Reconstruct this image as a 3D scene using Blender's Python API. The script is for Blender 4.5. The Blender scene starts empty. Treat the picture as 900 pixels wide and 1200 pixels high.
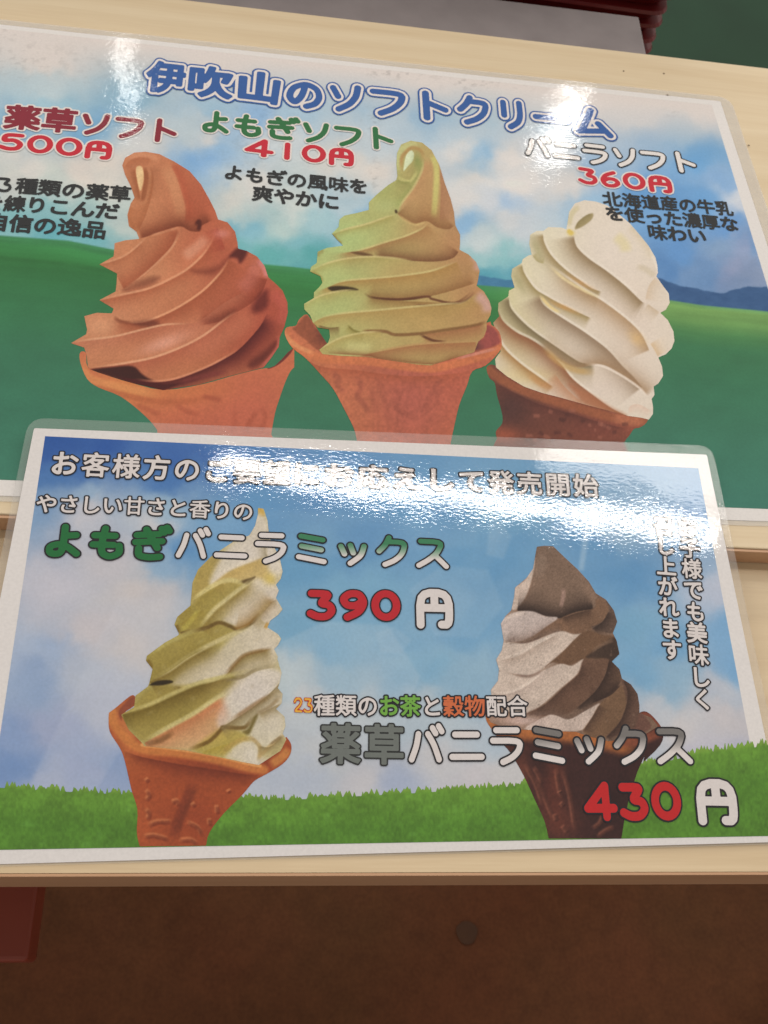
import bpy, math, random
import numpy as np
from mathutils import Matrix, Vector, Euler

random.seed(4); RNG = np.random.default_rng(4)
SC = bpy.context.scene
COL = SC.collection

# ------------------------------------------------------------------ camera
FPX = 1100.0                                   # focal length in photo pixels (900 x 1200)
PITCH, ROLL, YAW = math.radians(62.38), math.radians(17.38), math.radians(-16.38)
CAM = np.array([0.0, 0.0, 0.3505])
def cam_axes():
    cp, sp = math.cos(PITCH), math.sin(PITCH)
    f = np.array([0, cp, -sp]); u = np.array([0, sp, cp]); r = np.array([1.0, 0, 0])
    c, s = math.cos(ROLL), math.sin(ROLL)
    r2 = c*r + s*u; u2 = -s*r + c*u
    cy, sy = math.cos(YAW), math.sin(YAW)
    Z = np.array([[cy, -sy, 0], [sy, cy, 0], [0, 0, 1]])
    return Z@f, Z@r2, Z@u2
CF, CR, CU = cam_axes()
cd = bpy.data.cameras.new('camera'); cam = bpy.data.objects.new('camera', cd); COL.objects.link(cam)
cam.matrix_world = Matrix(((CR[0], CU[0], -CF[0], CAM[0]), (CR[1], CU[1], -CF[1], CAM[1]), (CR[2], CU[2], -CF[2], CAM[2]), (0, 0, 0, 1)))
cd.sensor_fit = 'VERTICAL'; cd.sensor_height = 4.8; cd.lens = 4.8*FPX/1200
cd.clip_start = 0.01; cd.clip_end = 50
cd.dof.use_dof = True; cd.dof.focus_distance = 0.37; cd.dof.aperture_fstop = 3.2
SC.camera = cam
SC.render.engine = 'CYCLES'
SC.view_settings.view_transform = 'Standard'; SC.view_settings.look = 'None'
SC.view_settings.gamma = 1; SC.view_settings.exposure = -0.02
SC.cycles.use_denoising = True

# ------------------------------------------------------------------ light: the room's ceiling lamps, added side fill and a dim room
W = bpy.data.worlds.new('World'); SC.world = W; W.use_nodes = True
W.node_tree.nodes['Background'].inputs[0].default_value = (1.0, 0.93, 0.86, 1)
W.node_tree.nodes['Background'].inputs[1].default_value = 0.42
def lamp(name, loc, size, power, col=(1, 0.96, 0.9), aim=None, rz=0):
    l = bpy.data.lights.new(name, 'AREA'); l.shape = 'RECTANGLE'; l.size, l.size_y = size
    l.energy = power; l.color = col
    o = bpy.data.objects.new(name, l); COL.objects.link(o); o.location = loc
    if aim is None: o.rotation_euler = (0, 0, rz)
    else:
        o.rotation_euler = (Vector(aim)-Vector(loc)).to_track_quat('-Z', 'Y').to_euler()
    return o
LAMPS = [   # name, place, size, watts, turn
    ('tube_lamp',   (0.60, 0.79, 2.2), (1.50, 0.040), 11, -0.085),
    ('panel_lamp',  (1.18, 0.93, 2.2), (0.72, 0.19), 4.4, -0.22),
    ('tube_lamp',   (-0.575, 3.05, 2.2), (0.026, 0.42), 0.75, 0.06),
    ('tube_lamp',   (1.12, 3.05, 2.2), (0.11, 0.36), 3.2, -0.5),
    ('side_fill_lamp',   (-2.6, 2.2, 2.2), (0.6, 1.2), 34, 0.0),  # both side lamps are added fill, kept clear of the sheets' reflections
    ('side_fill_lamp',   (3.4, 2.2, 2.2), (0.6, 1.2), 34, 0.0),
    ('rear_lamp',   (0.4, 5.6, 2.3), (2.4, 0.3), 60, 0.0),
]

# ------------------------------------------------------------------ helpers
def ray(px, py):
    px = np.asarray(px, float); py = np.asarray(py, float)
    return CF*FPX + CR*(px[..., None]-450) - CU*(py[..., None]-600)
def proj(x, y, z):
    d = np.stack([x-CAM[0], y-CAM[1], z-CAM[2]], -1)
    w = d@CF
    return 450+FPX*(d@CR)/w, 600-FPX*(d@CU)/w
class Plane:                                   # z = a + b*y
    def __init__(s, a, b=0.0): s.a, s.b = a, b
    def pt(s, px, py):
        d = ray(px, py)
        t = (s.a + s.b*CAM[1] - CAM[2])/(d[..., 2]-s.b*d[..., 1])
        P = CAM + t[..., None]*d
        return P[..., 0], P[..., 1]
    def z(s, x, y): return s.a + s.b*np.asarray(y, float) + 0*np.asarray(x, float)
def s2l(c):
    c = np.clip(np.asarray(c, float)/255.0, 0, 1)
    return np.where(c <= 0.04045, c/12.92, ((c+0.055)/1.055)**2.4)

def ink(c):
    c = np.asarray(c, float); l = (c@np.array([.3, .59, .11]))[..., None]
    return s2l((c*0.97+l*0.03)*0.985+2)  # slight greying and lifted blacks put a veil of glare into the print colours

def link(name, me, mat, parent=None):
    o = bpy.data.objects.new(name, me); COL.objects.link(o)
    for m in (mat if isinstance(mat, (list, tuple)) else [mat]): me.materials.append(m)
    if parent: o.parent = parent
    return o
def np_mesh(name, V, polys, cols=None):
    """V (n,3); polys: list of (m,k) index arrays; cols (n,3) linear"""
    me = bpy.data.meshes.new(name)
    me.vertices.add(len(V)); me.vertices.foreach_set('co', np.asarray(V, np.float32).ravel())
    polys = [p for p in polys if len(p)]
    nl = sum(p.size for p in polys); npg = sum(len(p) for p in polys)
    me.loops.add(nl); me.polygons.add(npg)
    me.loops.foreach_set('vertex_index', np.concatenate([p.ravel() for p in polys]).astype(np.int32))
    tot = np.concatenate([np.full(len(p), p.shape[1]) for p in polys])
    st = np.concatenate([[0], np.cumsum(tot)[:-1]])
    me.polygons.foreach_set('loop_start', st.astype(np.int32))
    me.polygons.foreach_set('loop_total', tot.astype(np.int32))
    me.update(calc_edges=True)
    if cols is not None:
        a = me.color_attributes.new('Col', 'FLOAT_COLOR', 'POINT')
        a.data.foreach_set('color', np.concatenate([cols, np.ones((len(V), 1))], 1).astype(np.float32).ravel())
    return me
def tag(o, label=None, cat=None, group=None, kind=None):
    if label: o['label'] = label
    if cat: o['category'] = cat
    if group: o['group'] = group
    if kind: o['kind'] = kind
    return o
def empty(name, loc=(0, 0, 0)):
    o = bpy.data.objects.new(name, None); COL.objects.link(o); o.location = loc; return o

def march(F, X, Y, cols, plane, lift):
    """marching squares on field F>0 (rows, cols); X, Y plan coordinates of the grid"""
    H, Wd = F.shape
    pos = F > 0
    a, b, c, d = pos[:-1, :-1], pos[:-1, 1:], pos[1:, 1:], pos[1:, :-1]
    case = a*1 + b*2 + c*4 + d*8
    gi = np.arange(H*Wd).reshape(H, Wd)
    nh = H*(Wd-1)
    hi = H*Wd + np.arange(nh).reshape(H, Wd-1)
    vi = H*Wd + nh + np.arange((H-1)*Wd).reshape(H-1, Wd)
    K = {'a': gi[:-1, :-1], 'b': gi[:-1, 1:], 'c': gi[1:, 1:], 'd': gi[1:, :-1],
         'p': hi[:-1], 'q': vi[:, 1:], 'r': hi[1:], 's': vi[:, :-1]}
    T = {1: ['aps'], 2: ['bqp'], 3: ['abqs'], 4: ['crq'], 5: ['aps', 'crq'], 6: ['pbcr'], 7: ['abcrs'], 8: ['dsr'],
         9: ['aprd'], 10: ['bqp', 'dsr'], 11: ['abqrd'], 12: ['sqcd'], 13: ['apqcd'], 14: ['pbcds'], 15: ['abcd']}
    by = {3: [], 4: [], 5: []}
    for k, ps in T.items():
        m = case == k
        if m.any():
            for p in ps: by[len(p)].append(np.stack([K[ch][m] for ch in p], -1))
    polys = [np.concatenate(v) for v in by.values() if v]
    if not polys: return None
    def lerp_edges(A, ax):
        if ax == 1: f0, f1, a0, a1 = F[:, :-1], F[:, 1:], A[:, :-1], A[:, 1:]
        else: f0, f1, a0, a1 = F[:-1], F[1:], A[:-1], A[1:]
        t = np.where(f0 == f1, .5, f0/np.where(f0 == f1, 1, f0-f1)); t = np.clip(t, 0.02, 0.98)
        if A.ndim == 3:
            return np.where((f0 > f1)[..., None], a0, a1)
        return a0 + (a1-a0)*t
    VX = np.concatenate([X.ravel(), lerp_edges(X, 1).ravel(), lerp_edges(X, 0).ravel()])
    VY = np.concatenate([Y.ravel(), lerp_edges(Y, 1).ravel(), lerp_edges(Y, 0).ravel()])
    C = np.concatenate([cols.reshape(-1, 3), lerp_edges(cols, 1).reshape(-1, 3), lerp_edges(cols, 0).reshape(-1, 3)])
    used = np.unique(np.concatenate([p.ravel() for p in polys]))
    rm = np.full(len(VX), -1); rm[used] = np.arange(len(used))
    polys = [rm[p] for p in polys]
    VX, VY, C = VX[used], VY[used], C[used]
    p = polys[-1][0]; ar = 0
    q = np.concatenate([polys[-1][:50]])
    x, y = VX[q], VY[q]
    ar = np.sum(x*np.roll(y, -1, 1)-y*np.roll(x, -1, 1))
    if ar < 0: polys = [p[:, ::-1] for p in polys]
    V = np.stack([VX, VY, plane.z(VX, VY)+lift], -1)
    return V, polys, C
def join(parts):
    V, P, C, n = [], [], [], 0
    for r in parts:
        if r is None: continue
        v, p, c = r
        V.append(v); C.append(c); P += [q+n for q in p]; n += len(v)
    return np.concatenate(V), P, np.concatenate(C)

# value noise (numpy)
_lat = RNG.random((256, 256))
def vnoise(x, y):
    xi = np.floor(x).astype(int); yi = np.floor(y).astype(int); fx = x-xi; fy = y-yi
    fx = fx*fx*(3-2*fx); fy = fy*fy*(3-2*fy)
    g = lambda i, j: _lat[(yi+j) & 255, (xi+i) & 255]
    return (g(0, 0)*(1-fx)+g(1, 0)*fx)*(1-fy)+(g(0, 1)*(1-fx)+g(1, 1)*fx)*fy
def fbm(x, y, o=4):
    s = 0; a = 0.5; t = 0
    for i in range(o):
        s = s + a*vnoise(x*2**i+17*i, y*2**i+31*i); t += a; a *= .55
    return s/t

# ------------------------------------------------------------------ materials
def nt(m): m.use_nodes = True; return m.node_tree.nodes, m.node_tree.links
def coat_bump(N, L, strength=1.0):
    """the laminate's orange-peel and slow waviness, in world space so that it runs through everything it covers"""
    g = N.new('ShaderNodeNewGeometry')
    mp = N.new('ShaderNodeMapping'); mp.inputs['Scale'].default_value = (0.5, 1, 1)
    L.new(g.outputs['Position'], mp.inputs['Vector'])
    n1 = N.new('ShaderNodeTexNoise'); n1.inputs['Scale'].default_value = 1000; n1.inputs['Detail'].default_value = 2
    n2 = N.new('ShaderNodeTexNoise'); n2.inputs['Scale'].default_value = 26; n2.inputs['Detail'].default_value = 2
    L.new(mp.outputs[0], n1.inputs['Vector']); L.new(g.outputs['Position'], n2.inputs['Vector'])
    b1 = N.new('ShaderNodeBump'); b1.inputs['Strength'].default_value = 1; b1.inputs['Distance'].default_value = 0.000018*strength
    b2 = N.new('ShaderNodeBump'); b2.inputs['Strength'].default_value = 1; b2.inputs['Distance'].default_value = 0.00022*strength
    L.new(n1.outputs['Fac'], b1.inputs['Height']); L.new(n2.outputs['Fac'], b2.inputs['Height'])
    L.new(b2.outputs[0], b1.inputs['Normal'])
    return b1.outputs[0]
def print_mat(name, base=None, bump=1.0):
    m = bpy.data.materials.new(name); N, L = nt(m); B = N['Principled BSDF']
    B.inputs['Roughness'].default_value = 0.7; B.inputs['Specular IOR Level'].default_value = 0.1
    B.inputs['Coat Weight'].default_value = 1.0; B.inputs['Coat Roughness'].default_value = 0.04; B.inputs['Coat IOR'].default_value = 1.5
    L.new(coat_bump(N, L, bump), B.inputs['Coat Normal'])
    g = N.new('ShaderNodeNewGeometry')
    n = N.new('ShaderNodeTexNoise'); n.inputs['Scale'].default_value = 900; n.inputs['Detail'].default_value = 2
    L.new(g.outputs['Position'], n.inputs['Vector'])
    mr = N.new('ShaderNodeMapRange'); mr.inputs['To Min'].default_value = 0.955; mr.inputs['To Max'].default_value = 1.045
    mr.inputs['From Min'].default_value = 0.25; mr.inputs['From Max'].default_value = 0.75
    L.new(n.outputs['Fac'], mr.inputs['Value'])
    mx = N.new('ShaderNodeMix'); mx.data_type = 'RGBA'; mx.blend_type = 'MULTIPLY'; mx.inputs['Factor'].default_value = 1
    if base is None:
        a = N.new('ShaderNodeVertexColor'); a.layer_name = 'Col'; L.new(a.outputs[0], mx.inputs['A'])
    else: mx.inputs['A'].default_value = (*base, 1)
    L.new(mr.outputs[0], mx.inputs['B']); L.new(mx.outputs['Result'], B.inputs['Base Color'])
    return m
M_PRINT = print_mat('laminated_print'); M_PAPER = print_mat('laminated_paper', (0.80, 0.765, 0.75))
M_PRINT_A3 = print_mat('laminated_print_worn', None, 1.7); M_PAPER_A3 = print_mat('laminated_paper_worn', (0.80, 0.765, 0.74), 1.7)
def clear_mat(milk):
    m = bpy.data.materials.new('clear_laminate'); N, L = nt(m)
    for n in list(N):
        if n.type == 'BSDF_PRINCIPLED': N.remove(n)
    out = [n for n in N if n.type == 'OUTPUT_MATERIAL'][0]
    T = N.new('ShaderNodeBsdfTransparent'); T.inputs[0].default_value = (1, 1, 1, 1)
    D = N.new('ShaderNodeBsdfDiffuse'); D.inputs[0].default_value = (0.85, 0.85, 0.83, 1)
    G = N.new('ShaderNodeBsdfGlossy'); G.inputs['Roughness'].default_value = 0.09
    bm = coat_bump(N, L, 1.2); L.new(bm, G.inputs['Normal'])
    F = N.new('ShaderNodeFresnel'); F.inputs[0].default_value = 1.35; L.new(bm, F.inputs['Normal'])
    a = N.new('ShaderNodeMixShader'); a.inputs[0].default_value = milk
    b = N.new('ShaderNodeMixShader')
    L.new(T.outputs[0], a.inputs[1]); L.new(D.outputs[0], a.inputs[2])
    gg = N.new('ShaderNodeNewGeometry'); ff = N.new('ShaderNodeMath'); ff.operation = 'SUBTRACT'; ff.inputs[0].default_value = 1
    fm = N.new('ShaderNodeMath'); fm.operation = 'MULTIPLY'; L.new(gg.outputs['Backfacing'], ff.inputs[1]); L.new(ff.outputs[0], fm.inputs[0]); L.new(F.outputs[0], fm.inputs[1])
    L.new(fm.outputs[0], b.inputs[0]); L.new(a.outputs[0], b.inputs[1]); L.new(G.outputs[0], b.inputs[2])
    L.new(b.outputs[0], out.inputs[0]); return m
M_CLEAR = clear_mat(0.09); M_CLEAR_A3 = clear_mat(0.26)
def wood_mat(name, c1, c2, rough=0.45):
    m = bpy.data.materials.new(name); N, L = nt(m); B = N['Principled BSDF']
    g = N.new('ShaderNodeTexCoord'); mp = N.new('ShaderNodeMapping'); mp.inputs['Scale'].default_value = (3.0, 60, 60)
    L.new(g.outputs['Object'], mp.inputs['Vector'])
    n = N.new('ShaderNodeTexNoise'); n.inputs['Scale'].default_value = 1.3; n.inputs['Detail'].default_value = 6; n.inputs['Distortion'].default_value = 0.6
    L.new(mp.outputs[0], n.inputs['Vector'])
    mp2 = N.new('ShaderNodeMapping'); mp2.inputs['Scale'].default_value = (40, 900, 900); L.new(g.outputs['Object'], mp2.inputs['Vector'])
    n2 = N.new('ShaderNodeTexNoise'); n2.inputs['Scale'].default_value = 1; n2.inputs['Detail'].default_value = 3; L.new(mp2.outputs[0], n2.inputs['Vector'])
    ad = N.new('ShaderNodeMath'); ad.operation = 'MULTIPLY_ADD'; ad.inputs[1].default_value = 0.35
    L.new(n2.outputs['Fac'], ad.inputs[0]); L.new(n.outputs['Fac'], ad.inputs[2])
    r = N.new('ShaderNodeValToRGB'); r.color_ramp.elements[0].position = 0.35; r.color_ramp.elements[1].position = 1.0
    r.color_ramp.elements[0].color = (*c1, 1); r.color_ramp.elements[1].color = (*c2, 1)
    L.new(ad.outputs[0], r.inputs[0]); L.new(r.outputs[0], B.inputs['Base Color'])
    B.inputs['Roughness'].default_value = rough
    b = N.new('ShaderNodeBump'); b.inputs['Distance'].default_value = 0.00008; L.new(ad.outputs[0], b.inputs['Height']); L.new(b.outputs[0], B.inputs['Normal'])
    return m
M_WOOD = wood_mat('pale_wood', s2l((204, 178, 140)), s2l((228, 206, 170)))
M_WOOD2 = wood_mat('pale_wood_board', s2l((212, 188, 150)), s2l((232, 214, 182)))
M_EDGE = wood_mat('edge_band', s2l((190, 146, 110)), s2l((206, 164, 128)))
def plain(name, c, rough=0.6, var=0.15, scale=30, c2=None, bump=0.0, spec=0.5):
    m = bpy.data.materials.new(name); N, L = nt(m); B = N['Principled BSDF']
    g = N.new('ShaderNodeTexCoord'); n = N.new('ShaderNodeTexNoise'); n.inputs['Scale'].default_value = scale; n.inputs['Detail'].default_value = 5
    L.new(g.outputs['Object'], n.inputs['Vector'])
    r = N.new('ShaderNodeValToRGB'); r.color_ramp.elements[0].position = 0.3; r.color_ramp.elements[1].position = 0.7
    c = np.asarray(c); k = c*(1+var) if c2 is None else np.asarray(c2)
    r.color_ramp.elements[0].color = (*(c*(1-var)), 1); r.color_ramp.elements[1].color = (*k, 1)
    L.new(n.outputs['Fac'], r.inputs[0]); L.new(r.outputs[0], B.inputs['Base Color']); B.inputs['Roughness'].default_value = rough
    B.inputs['Specular IOR Level'].default_value = spec
    if bump:
        b = N.new('ShaderNodeBump'); b.inputs['Distance'].default_value = bump; L.new(n.outputs['Fac'], b.inputs['Height']); L.new(b.outputs[0], B.inputs['Normal'])
    return m
M_FLOOR = plain('brown_floor', s2l((104, 62, 30)), 0.8, 0.12, 5, c2=s2l((116, 60, 32)))
M_GREEN = plain('green_floor', s2l((28, 60, 40)), 0.85, 0.12, 8)
M_GREY = plain('grey_top', s2l((140, 132, 132)), 0.5, 0.08, 60)
M_LACQ = plain('red_lacquer', s2l((108, 28, 28)), 0.3, 0.2, 20)
M_BENCH = plain('bench_red_brown', s2l((138, 58, 38)), 0.5, 0.12, 14)
def floor_mat():
    m = plain('brown_floor', s2l((98, 62, 34)), 0.8, 0.12, 4, c2=s2l((108, 60, 36)), spec=0.3); N, L = m.node_tree.nodes, m.node_tree.links
    B = N['Principled BSDF']; src = B.inputs['Base Color'].links[0].from_socket
    g = N.new('ShaderNodeTexCoord'); n = N.new('ShaderNodeTexNoise'); n.inputs['Scale'].default_value = 260; n.inputs['Detail'].default_value = 3; L.new(g.outputs['Object'], n.inputs['Vector'])
    v = N.new('ShaderNodeTexNoise'); v.inputs['Scale'].default_value = 55; v.inputs['Detail'].default_value = 4; L.new(g.outputs['Object'], v.inputs['Vector'])
    a = N.new('ShaderNodeMath'); a.operation = 'ADD'; L.new(n.outputs['Fac'], a.inputs[0]); L.new(v.outputs['Fac'], a.inputs[1])
    r = N.new('ShaderNodeMapRange'); r.inputs['From Min'].default_value = .65; r.inputs['From Max'].default_value = 1.35; r.inputs['To Min'].default_value = .80; r.inputs['To Max'].default_value = 1.20; L.new(a.outputs[0], r.inputs['Value'])
    x = N.new('ShaderNodeMix'); x.data_type = 'RGBA'; x.blend_type = 'MULTIPLY'; x.inputs['Factor'].default_value = 1
    L.new(src, x.inputs['A']); L.new(r.outputs[0], x.inputs['B']); L.new(x.outputs['Result'], B.inputs['Base Color']); return m
M_FLOOR = floor_mat()
M_SPOT = plain('spot', s2l((80, 50, 30)), 0.8, 0.1, 30)

# ------------------------------------------------------------------ solid helpers
def box_mesh(name, x0, x1, y0, y1, z0, z1, bev=0.0):
    import bmesh
    bm = bmesh.new()
    bmesh.ops.create_cube(bm, size=1)
    for v in bm.verts:
        v.co = ((x0+x1)/2+v.co.x*(x1-x0), (y0+y1)/2+v.co.y*(y1-y0), (z0+z1)/2+v.co.z*(z1-z0))
    if bev: bmesh.ops.bevel(bm, geom=bm.edges[:], offset=bev, segments=3, affect='EDGES', profile=0.5)
    me = bpy.data.meshes.new(name); bm.to_mesh(me); bm.free(); return me
def loft_mesh(name, rings, cap=True):
    n = len(rings[0]); V = [p for r in rings for p in r]; F = []
    for i in range(len(rings)-1):
        for j in range(n):
            k = (j+1) % n; F.append((i*n+j, i*n+k, (i+1)*n+k, (i+1)*n+j))
    if cap: F.append(tuple(range(n))[::-1]); F.append(tuple((len(rings)-1)*n+j for j in range(n)))
    me = bpy.data.meshes.new(name); me.from_pydata(V, [], F); me.update(); return me
def rounded(pts, r, seg=8):
    """round the corners of a convex plan polygon"""
    out = []; n = len(pts); pts = [np.array(p, float) for p in pts]
    for i in range(n):
        p, a, b = pts[i], pts[i-1], pts[(i+1) % n]
        ua = (a-p)/np.linalg.norm(a-p); ub = (b-p)/np.linalg.norm(b-p)
        A, B = p+ua*r, p+ub*r
        for k in range(seg+1):
            t = k/seg; out.append((1-t)**2*A+2*t*(1-t)*p+t*t*B)
    return np.array(out)
def sheet_mesh(name, poly, plane, z0, z1):
    x, y = poly[:, 0], poly[:, 1]
    if np.sum(x*np.roll(y, -1)-y*np.roll(x, -1)) < 0: poly = poly[::-1]; x, y = poly[:, 0], poly[:, 1]
    zz = plane.z(x, y)
    return loft_mesh(name, [[(a, b, c+z0) for a, b, c in zip(x, y, zz)], [(a, b, c+z1) for a, b, c in zip(x, y, zz)]])
def ring_mesh(name, outer, inner, plane, z0, z1, ze=None):
    """flat ring between two closed plan outlines of the same count, with real thickness and a thin pressed outer edge"""
    n = len(outer); V = []; F = []
    mid = inner+(outer-inner)*0.93
    loops = [(inner, z0), (inner, z1), (mid, z1), (outer, (z0+z1)/2), (mid, z0)]
    for pl, z in loops:
        zz = plane.z(pl[:, 0], pl[:, 1])+z
        V += [(a, b, c) for (a, b), c in zip(pl, zz)]
    m = len(loops)
    for i in range(m):
        for j in range(n):
            k = (j+1) % n; i2 = (i+1) % m
            F.append((i*n+j, i*n+k, i2*n+k, i2*n+j))
    me = bpy.data.meshes.new(name); me.from_pydata(V, [], F); me.update(); return me

# ------------------------------------------------------------------ the place: floor, table, board, things around
TOP = Plane(0.0); BRD_H = 0.012
BRD = Plane(BRD_H)
def P(pl, px, py):
    x, y = pl.pt(np.array(px, float), np.array(py, float)); return float(x), float(y)
yf = P(TOP, 450, 1025)[1]; yb = P(BRD, 450, 625)[1]; yfar = P(BRD, 560, 40)[1]
me = box_mesh('floor', -3, 3, -2.5, 4, -0.86, -0.72); tag(link('floor', me, M_FLOOR), kind='structure')
x, y = P(Plane(-0.72), 547, 1093)
me = loft_mesh('stain', [[(x+0.0115*math.cos(a)*(1+.08*math.sin(3*a)), y+0.0115*math.sin(a), z) for a in np.linspace(0, 2*math.pi, 24, endpoint=False)] for z in (-0.7195, -0.7190)])
o = link('floor_stain', me, M_SPOT); tag(o, kind='structure')
me = box_mesh('floor', -3, 3, yfar-0.1, 3.9, -0.7195, -0.716); tag(link('green_floor', me, M_GREEN), kind='structure')

tb = empty('display_table', (0, yf, -0.72))
tag(tb, 'pale wooden table top in front, carrying the lower laminated card', 'table')
def off(o, parent):                              # geometry written in world coordinates
    o.matrix_parent_inverse = Matrix.Translation(-parent.location); return o
X0, X1 = -0.75, 0.85
o = off(link('tabletop', box_mesh('tabletop', X0, X1, yf+0.0007, yfar-0.01, -0.038, 0, 0.0001), M_WOOD, tb), tb)
o = off(link('front_edge_band', box_mesh('edge', X0, X1, yf-0.0004, yf+0.0006, -0.0382, -0.0001, 0.00015), M_EDGE, tb), tb)
for lx in (X0+0.05, X1-0.11):
    for ly in (yf+0.03, yfar-0.10):
        off(link('leg', box_mesh('leg', lx, lx+0.06, ly, ly+0.06, -0.72, -0.0385, 0.002), M_WOOD, tb), tb)
bd = empty('display_board', (0, yb, 0))
tag(bd, 'pale wooden board lying raised on the table under the large menu sheet', 'board')
off(link('board_top', box_mesh('board', X0+0.01, X1-0.01, yb+0.0008, yfar, 0.0003, BRD_H, 0.0006), M_WOOD2, bd), bd)
off(link('front_edge_band', box_mesh('edge', X0+0.01, X1-0.01, yb-0.0006, yb+0.0006, 0.0004, BRD_H-0.0006, 0.0002), M_EDGE, bd), bd)

# grey table beyond
GZ = -0.004
gp = Plane(GZ)
gx1, gy1 = P(gp, 745, 19)
gt = empty('grey_table', (gx1-0.4, yfar+0.05, -0.72)); tag(gt, 'grey topped table pushed against the far side of the wooden board', 'table')
gy0 = yfar+0.003
off(link('tabletop', box_mesh('grey', gx1-0.9, gx1+0.002, gy0, gy1, GZ-0.03, GZ, 0.001), M_GREY, gt), gt)
for lx in (gx1-0.87, gx1-0.07):
    off(link('leg', box_mesh('leg', lx, lx+0.04, gy0+0.01, gy0+0.05, -0.716, GZ-0.0302, 0.002), M_GREY, gt), gt)

# stacked dark red trays behind the grey table
def tray_mesh(w, d, h, r=0.014):
    def loop(s, z, rr):
        a = rounded([(-w/2+s, -d/2+s), (w/2-s, -d/2+s), (w/2-s, d/2-s), (-w/2+s, d/2-s)], rr, 6)
        return [(p[0], p[1], z) for p in a]
    return loft_mesh('tray', [loop(0.012, 0, r), loop(0.006, 0.004, r), loop(0.001, h-0.006, r), loop(-0.003, h-0.002, r), loop(-0.002, h, r), loop(0.004, h, r), loop(0.010, 0.006, r), loop(0.02, 0.005, r)])
tcx, ty = 0.252, 0.572
tw, td, th = 0.42, 0.30, 0.018
tm = None
lab = ['uppermost dark red lacquer tray of the stack at the upper edge of the photo', 'second dark red tray from the top of the stack', 'third dark red tray from the top of the stack',
       'fourth dark red tray from the top of the stack', 'fifth dark red tray from the top, just beside the grey table corner', 'sixth dark red tray from the top of the stack', 'seventh dark red tray from the top of the stack', 'eighth dark red tray from the top of the stack', 'ninth dark red tray from the top of the stack', 'tenth dark red tray from the top of the stack', 'eleventh dark red tray from the top of the stack', 'twelfth dark red tray from the top of the stack', 'dark red tray second from the bottom of the stack', 'lowest dark red tray of the stack, nearest the floor']
NT = 14
for i in range(NT):
    if tm is None:
        tm = link('lacquer_tray', tray_mesh(tw, td, th), M_LACQ); o = tm
    else:
        o = tm.copy(); COL.objects.link(o)
    o.location = (tcx-tw/2+random.uniform(-.002, .002), ty+td/2+random.uniform(-.001, .002), 0.052-i*0.0106); o.rotation_euler = (0, 0, -0.02+random.uniform(-.01, .01))
    tag(o, lab[i], 'tray', 'dark red trays stacked beyond the grey table')
zb = 0.052-(NT-1)*0.0106-0.0012
st = empty('low_stand', (tcx-tw/2, ty+td/2, -0.716)); tag(st, 'dark low stand under the stack of red trays', 'stand')
off(link('stand_top', box_mesh('stand', tcx-tw+0.02, tcx-0.05, ty+0.03, ty+td-0.02, zb-0.03, zb, 0.002), M_LACQ, st), st)
for lx in (tcx-tw+0.03, tcx-0.10):
    for ly in (ty+0.04, ty+td-0.07):
        off(link('leg', box_mesh('leg', lx, lx+0.03, ly, ly+0.03, -0.716, zb-0.0302, 0.001), M_LACQ, st), st)

# bench seat under the table at the left
BZ = -0.30
bx1, by0 = P(Plane(BZ), 31, 1127); bx2, by2 = P(Plane(BZ), 44, 1045)
bn = empty('stool', (bx1-0.17, by0+0.15, -0.72)); tag(bn, 'dark red brown square stool tucked under the table at the left', 'stool')
off(link('seat', box_mesh('seat', bx1-0.34, (bx1+bx2)/2, by0, by0+0.30, BZ-0.03, BZ, 0.003), M_BENCH, bn), bn)
for lx in (bx1-0.30, bx1-0.15):
    for ly in (by0+0.08, by0+0.2):
        off(link('leg', box_mesh('leg', lx, lx+0.035, ly, ly+0.035, -0.72, BZ-0.0302, 0.002), M_BENCH, bn), bn)

for nm, loc, size, pw, rz in LAMPS:
    lamp(nm, loc, size, pw, aim=(0.05, 0.25, 0) if nm in ('side_fill_lamp', 'rear_lamp') else None, rz=rz)

# ------------------------------------------------------------------ painting tools for the printed pictures (flat print on the sheets)
def catmull(pts, k=6, closed=False):
    p = np.array(pts, float); n = len(p)
    if n < 3: return p
    idx = lambda i: p[i % n] if closed else p[min(max(i, 0), n-1)]
    out = []
    for i in range(n if closed else n-1):
        a, b, c, d = idx(i-1), idx(i), idx(i+1), idx(i+2)
        for t in np.arange(k)/k:
            out.append(0.5*((2*b)+(c-a)*t+(2*a-5*b+4*c-d)*t*t+(3*b-a-3*c+d)*t**3))
    if not closed: out.append(p[-1])
    return np.array(out)
def seg_dist(X, Y, pts, closed=False):
    """distance, signed side (positive below/right-hand of travel in y-down space) and 0..1 position along"""
    a = pts; b = np.roll(pts, -1, 0)
    if not closed: a, b = a[:-1], b[:-1]
    L = np.hypot(*(b-a).T); cum = np.concatenate([[0], np.cumsum(L)]); tot = max(cum[-1], 1e-6)
    best = np.full(X.shape, 1e9); side = np.zeros(X.shape); U = np.zeros(X.shape)
    for i in range(len(a)):
        if L[i] < 1e-6: continue
        dx, dy = (b[i]-a[i])/L[i]
        rx, ry = X-a[i, 0], Y-a[i, 1]
        t = np.clip(rx*dx+ry*dy, 0, L[i])
        ex, ey = rx-t*dx, ry-t*dy
        d2 = ex*ex+ey*ey
        m = d2 < best
        best = np.where(m, d2, best)
        side = np.where(m, dx*ry-dy*rx, side)
        U = np.where(m, (cum[i]+t)/tot, U)
    return np.sqrt(best), side, U
def inside(X, Y, pts):
    c = np.zeros(X.shape, bool); n = len(pts)
    for i in range(n):
        (x1, y1), (x2, y2) = pts[i-1], pts[i]
        if y1 == y2: continue
        c ^= ((y1 > Y) != (y2 > Y)) & (X < (x2-x1)*(Y-y1)/(y2-y1)+x1)
    return c
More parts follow.
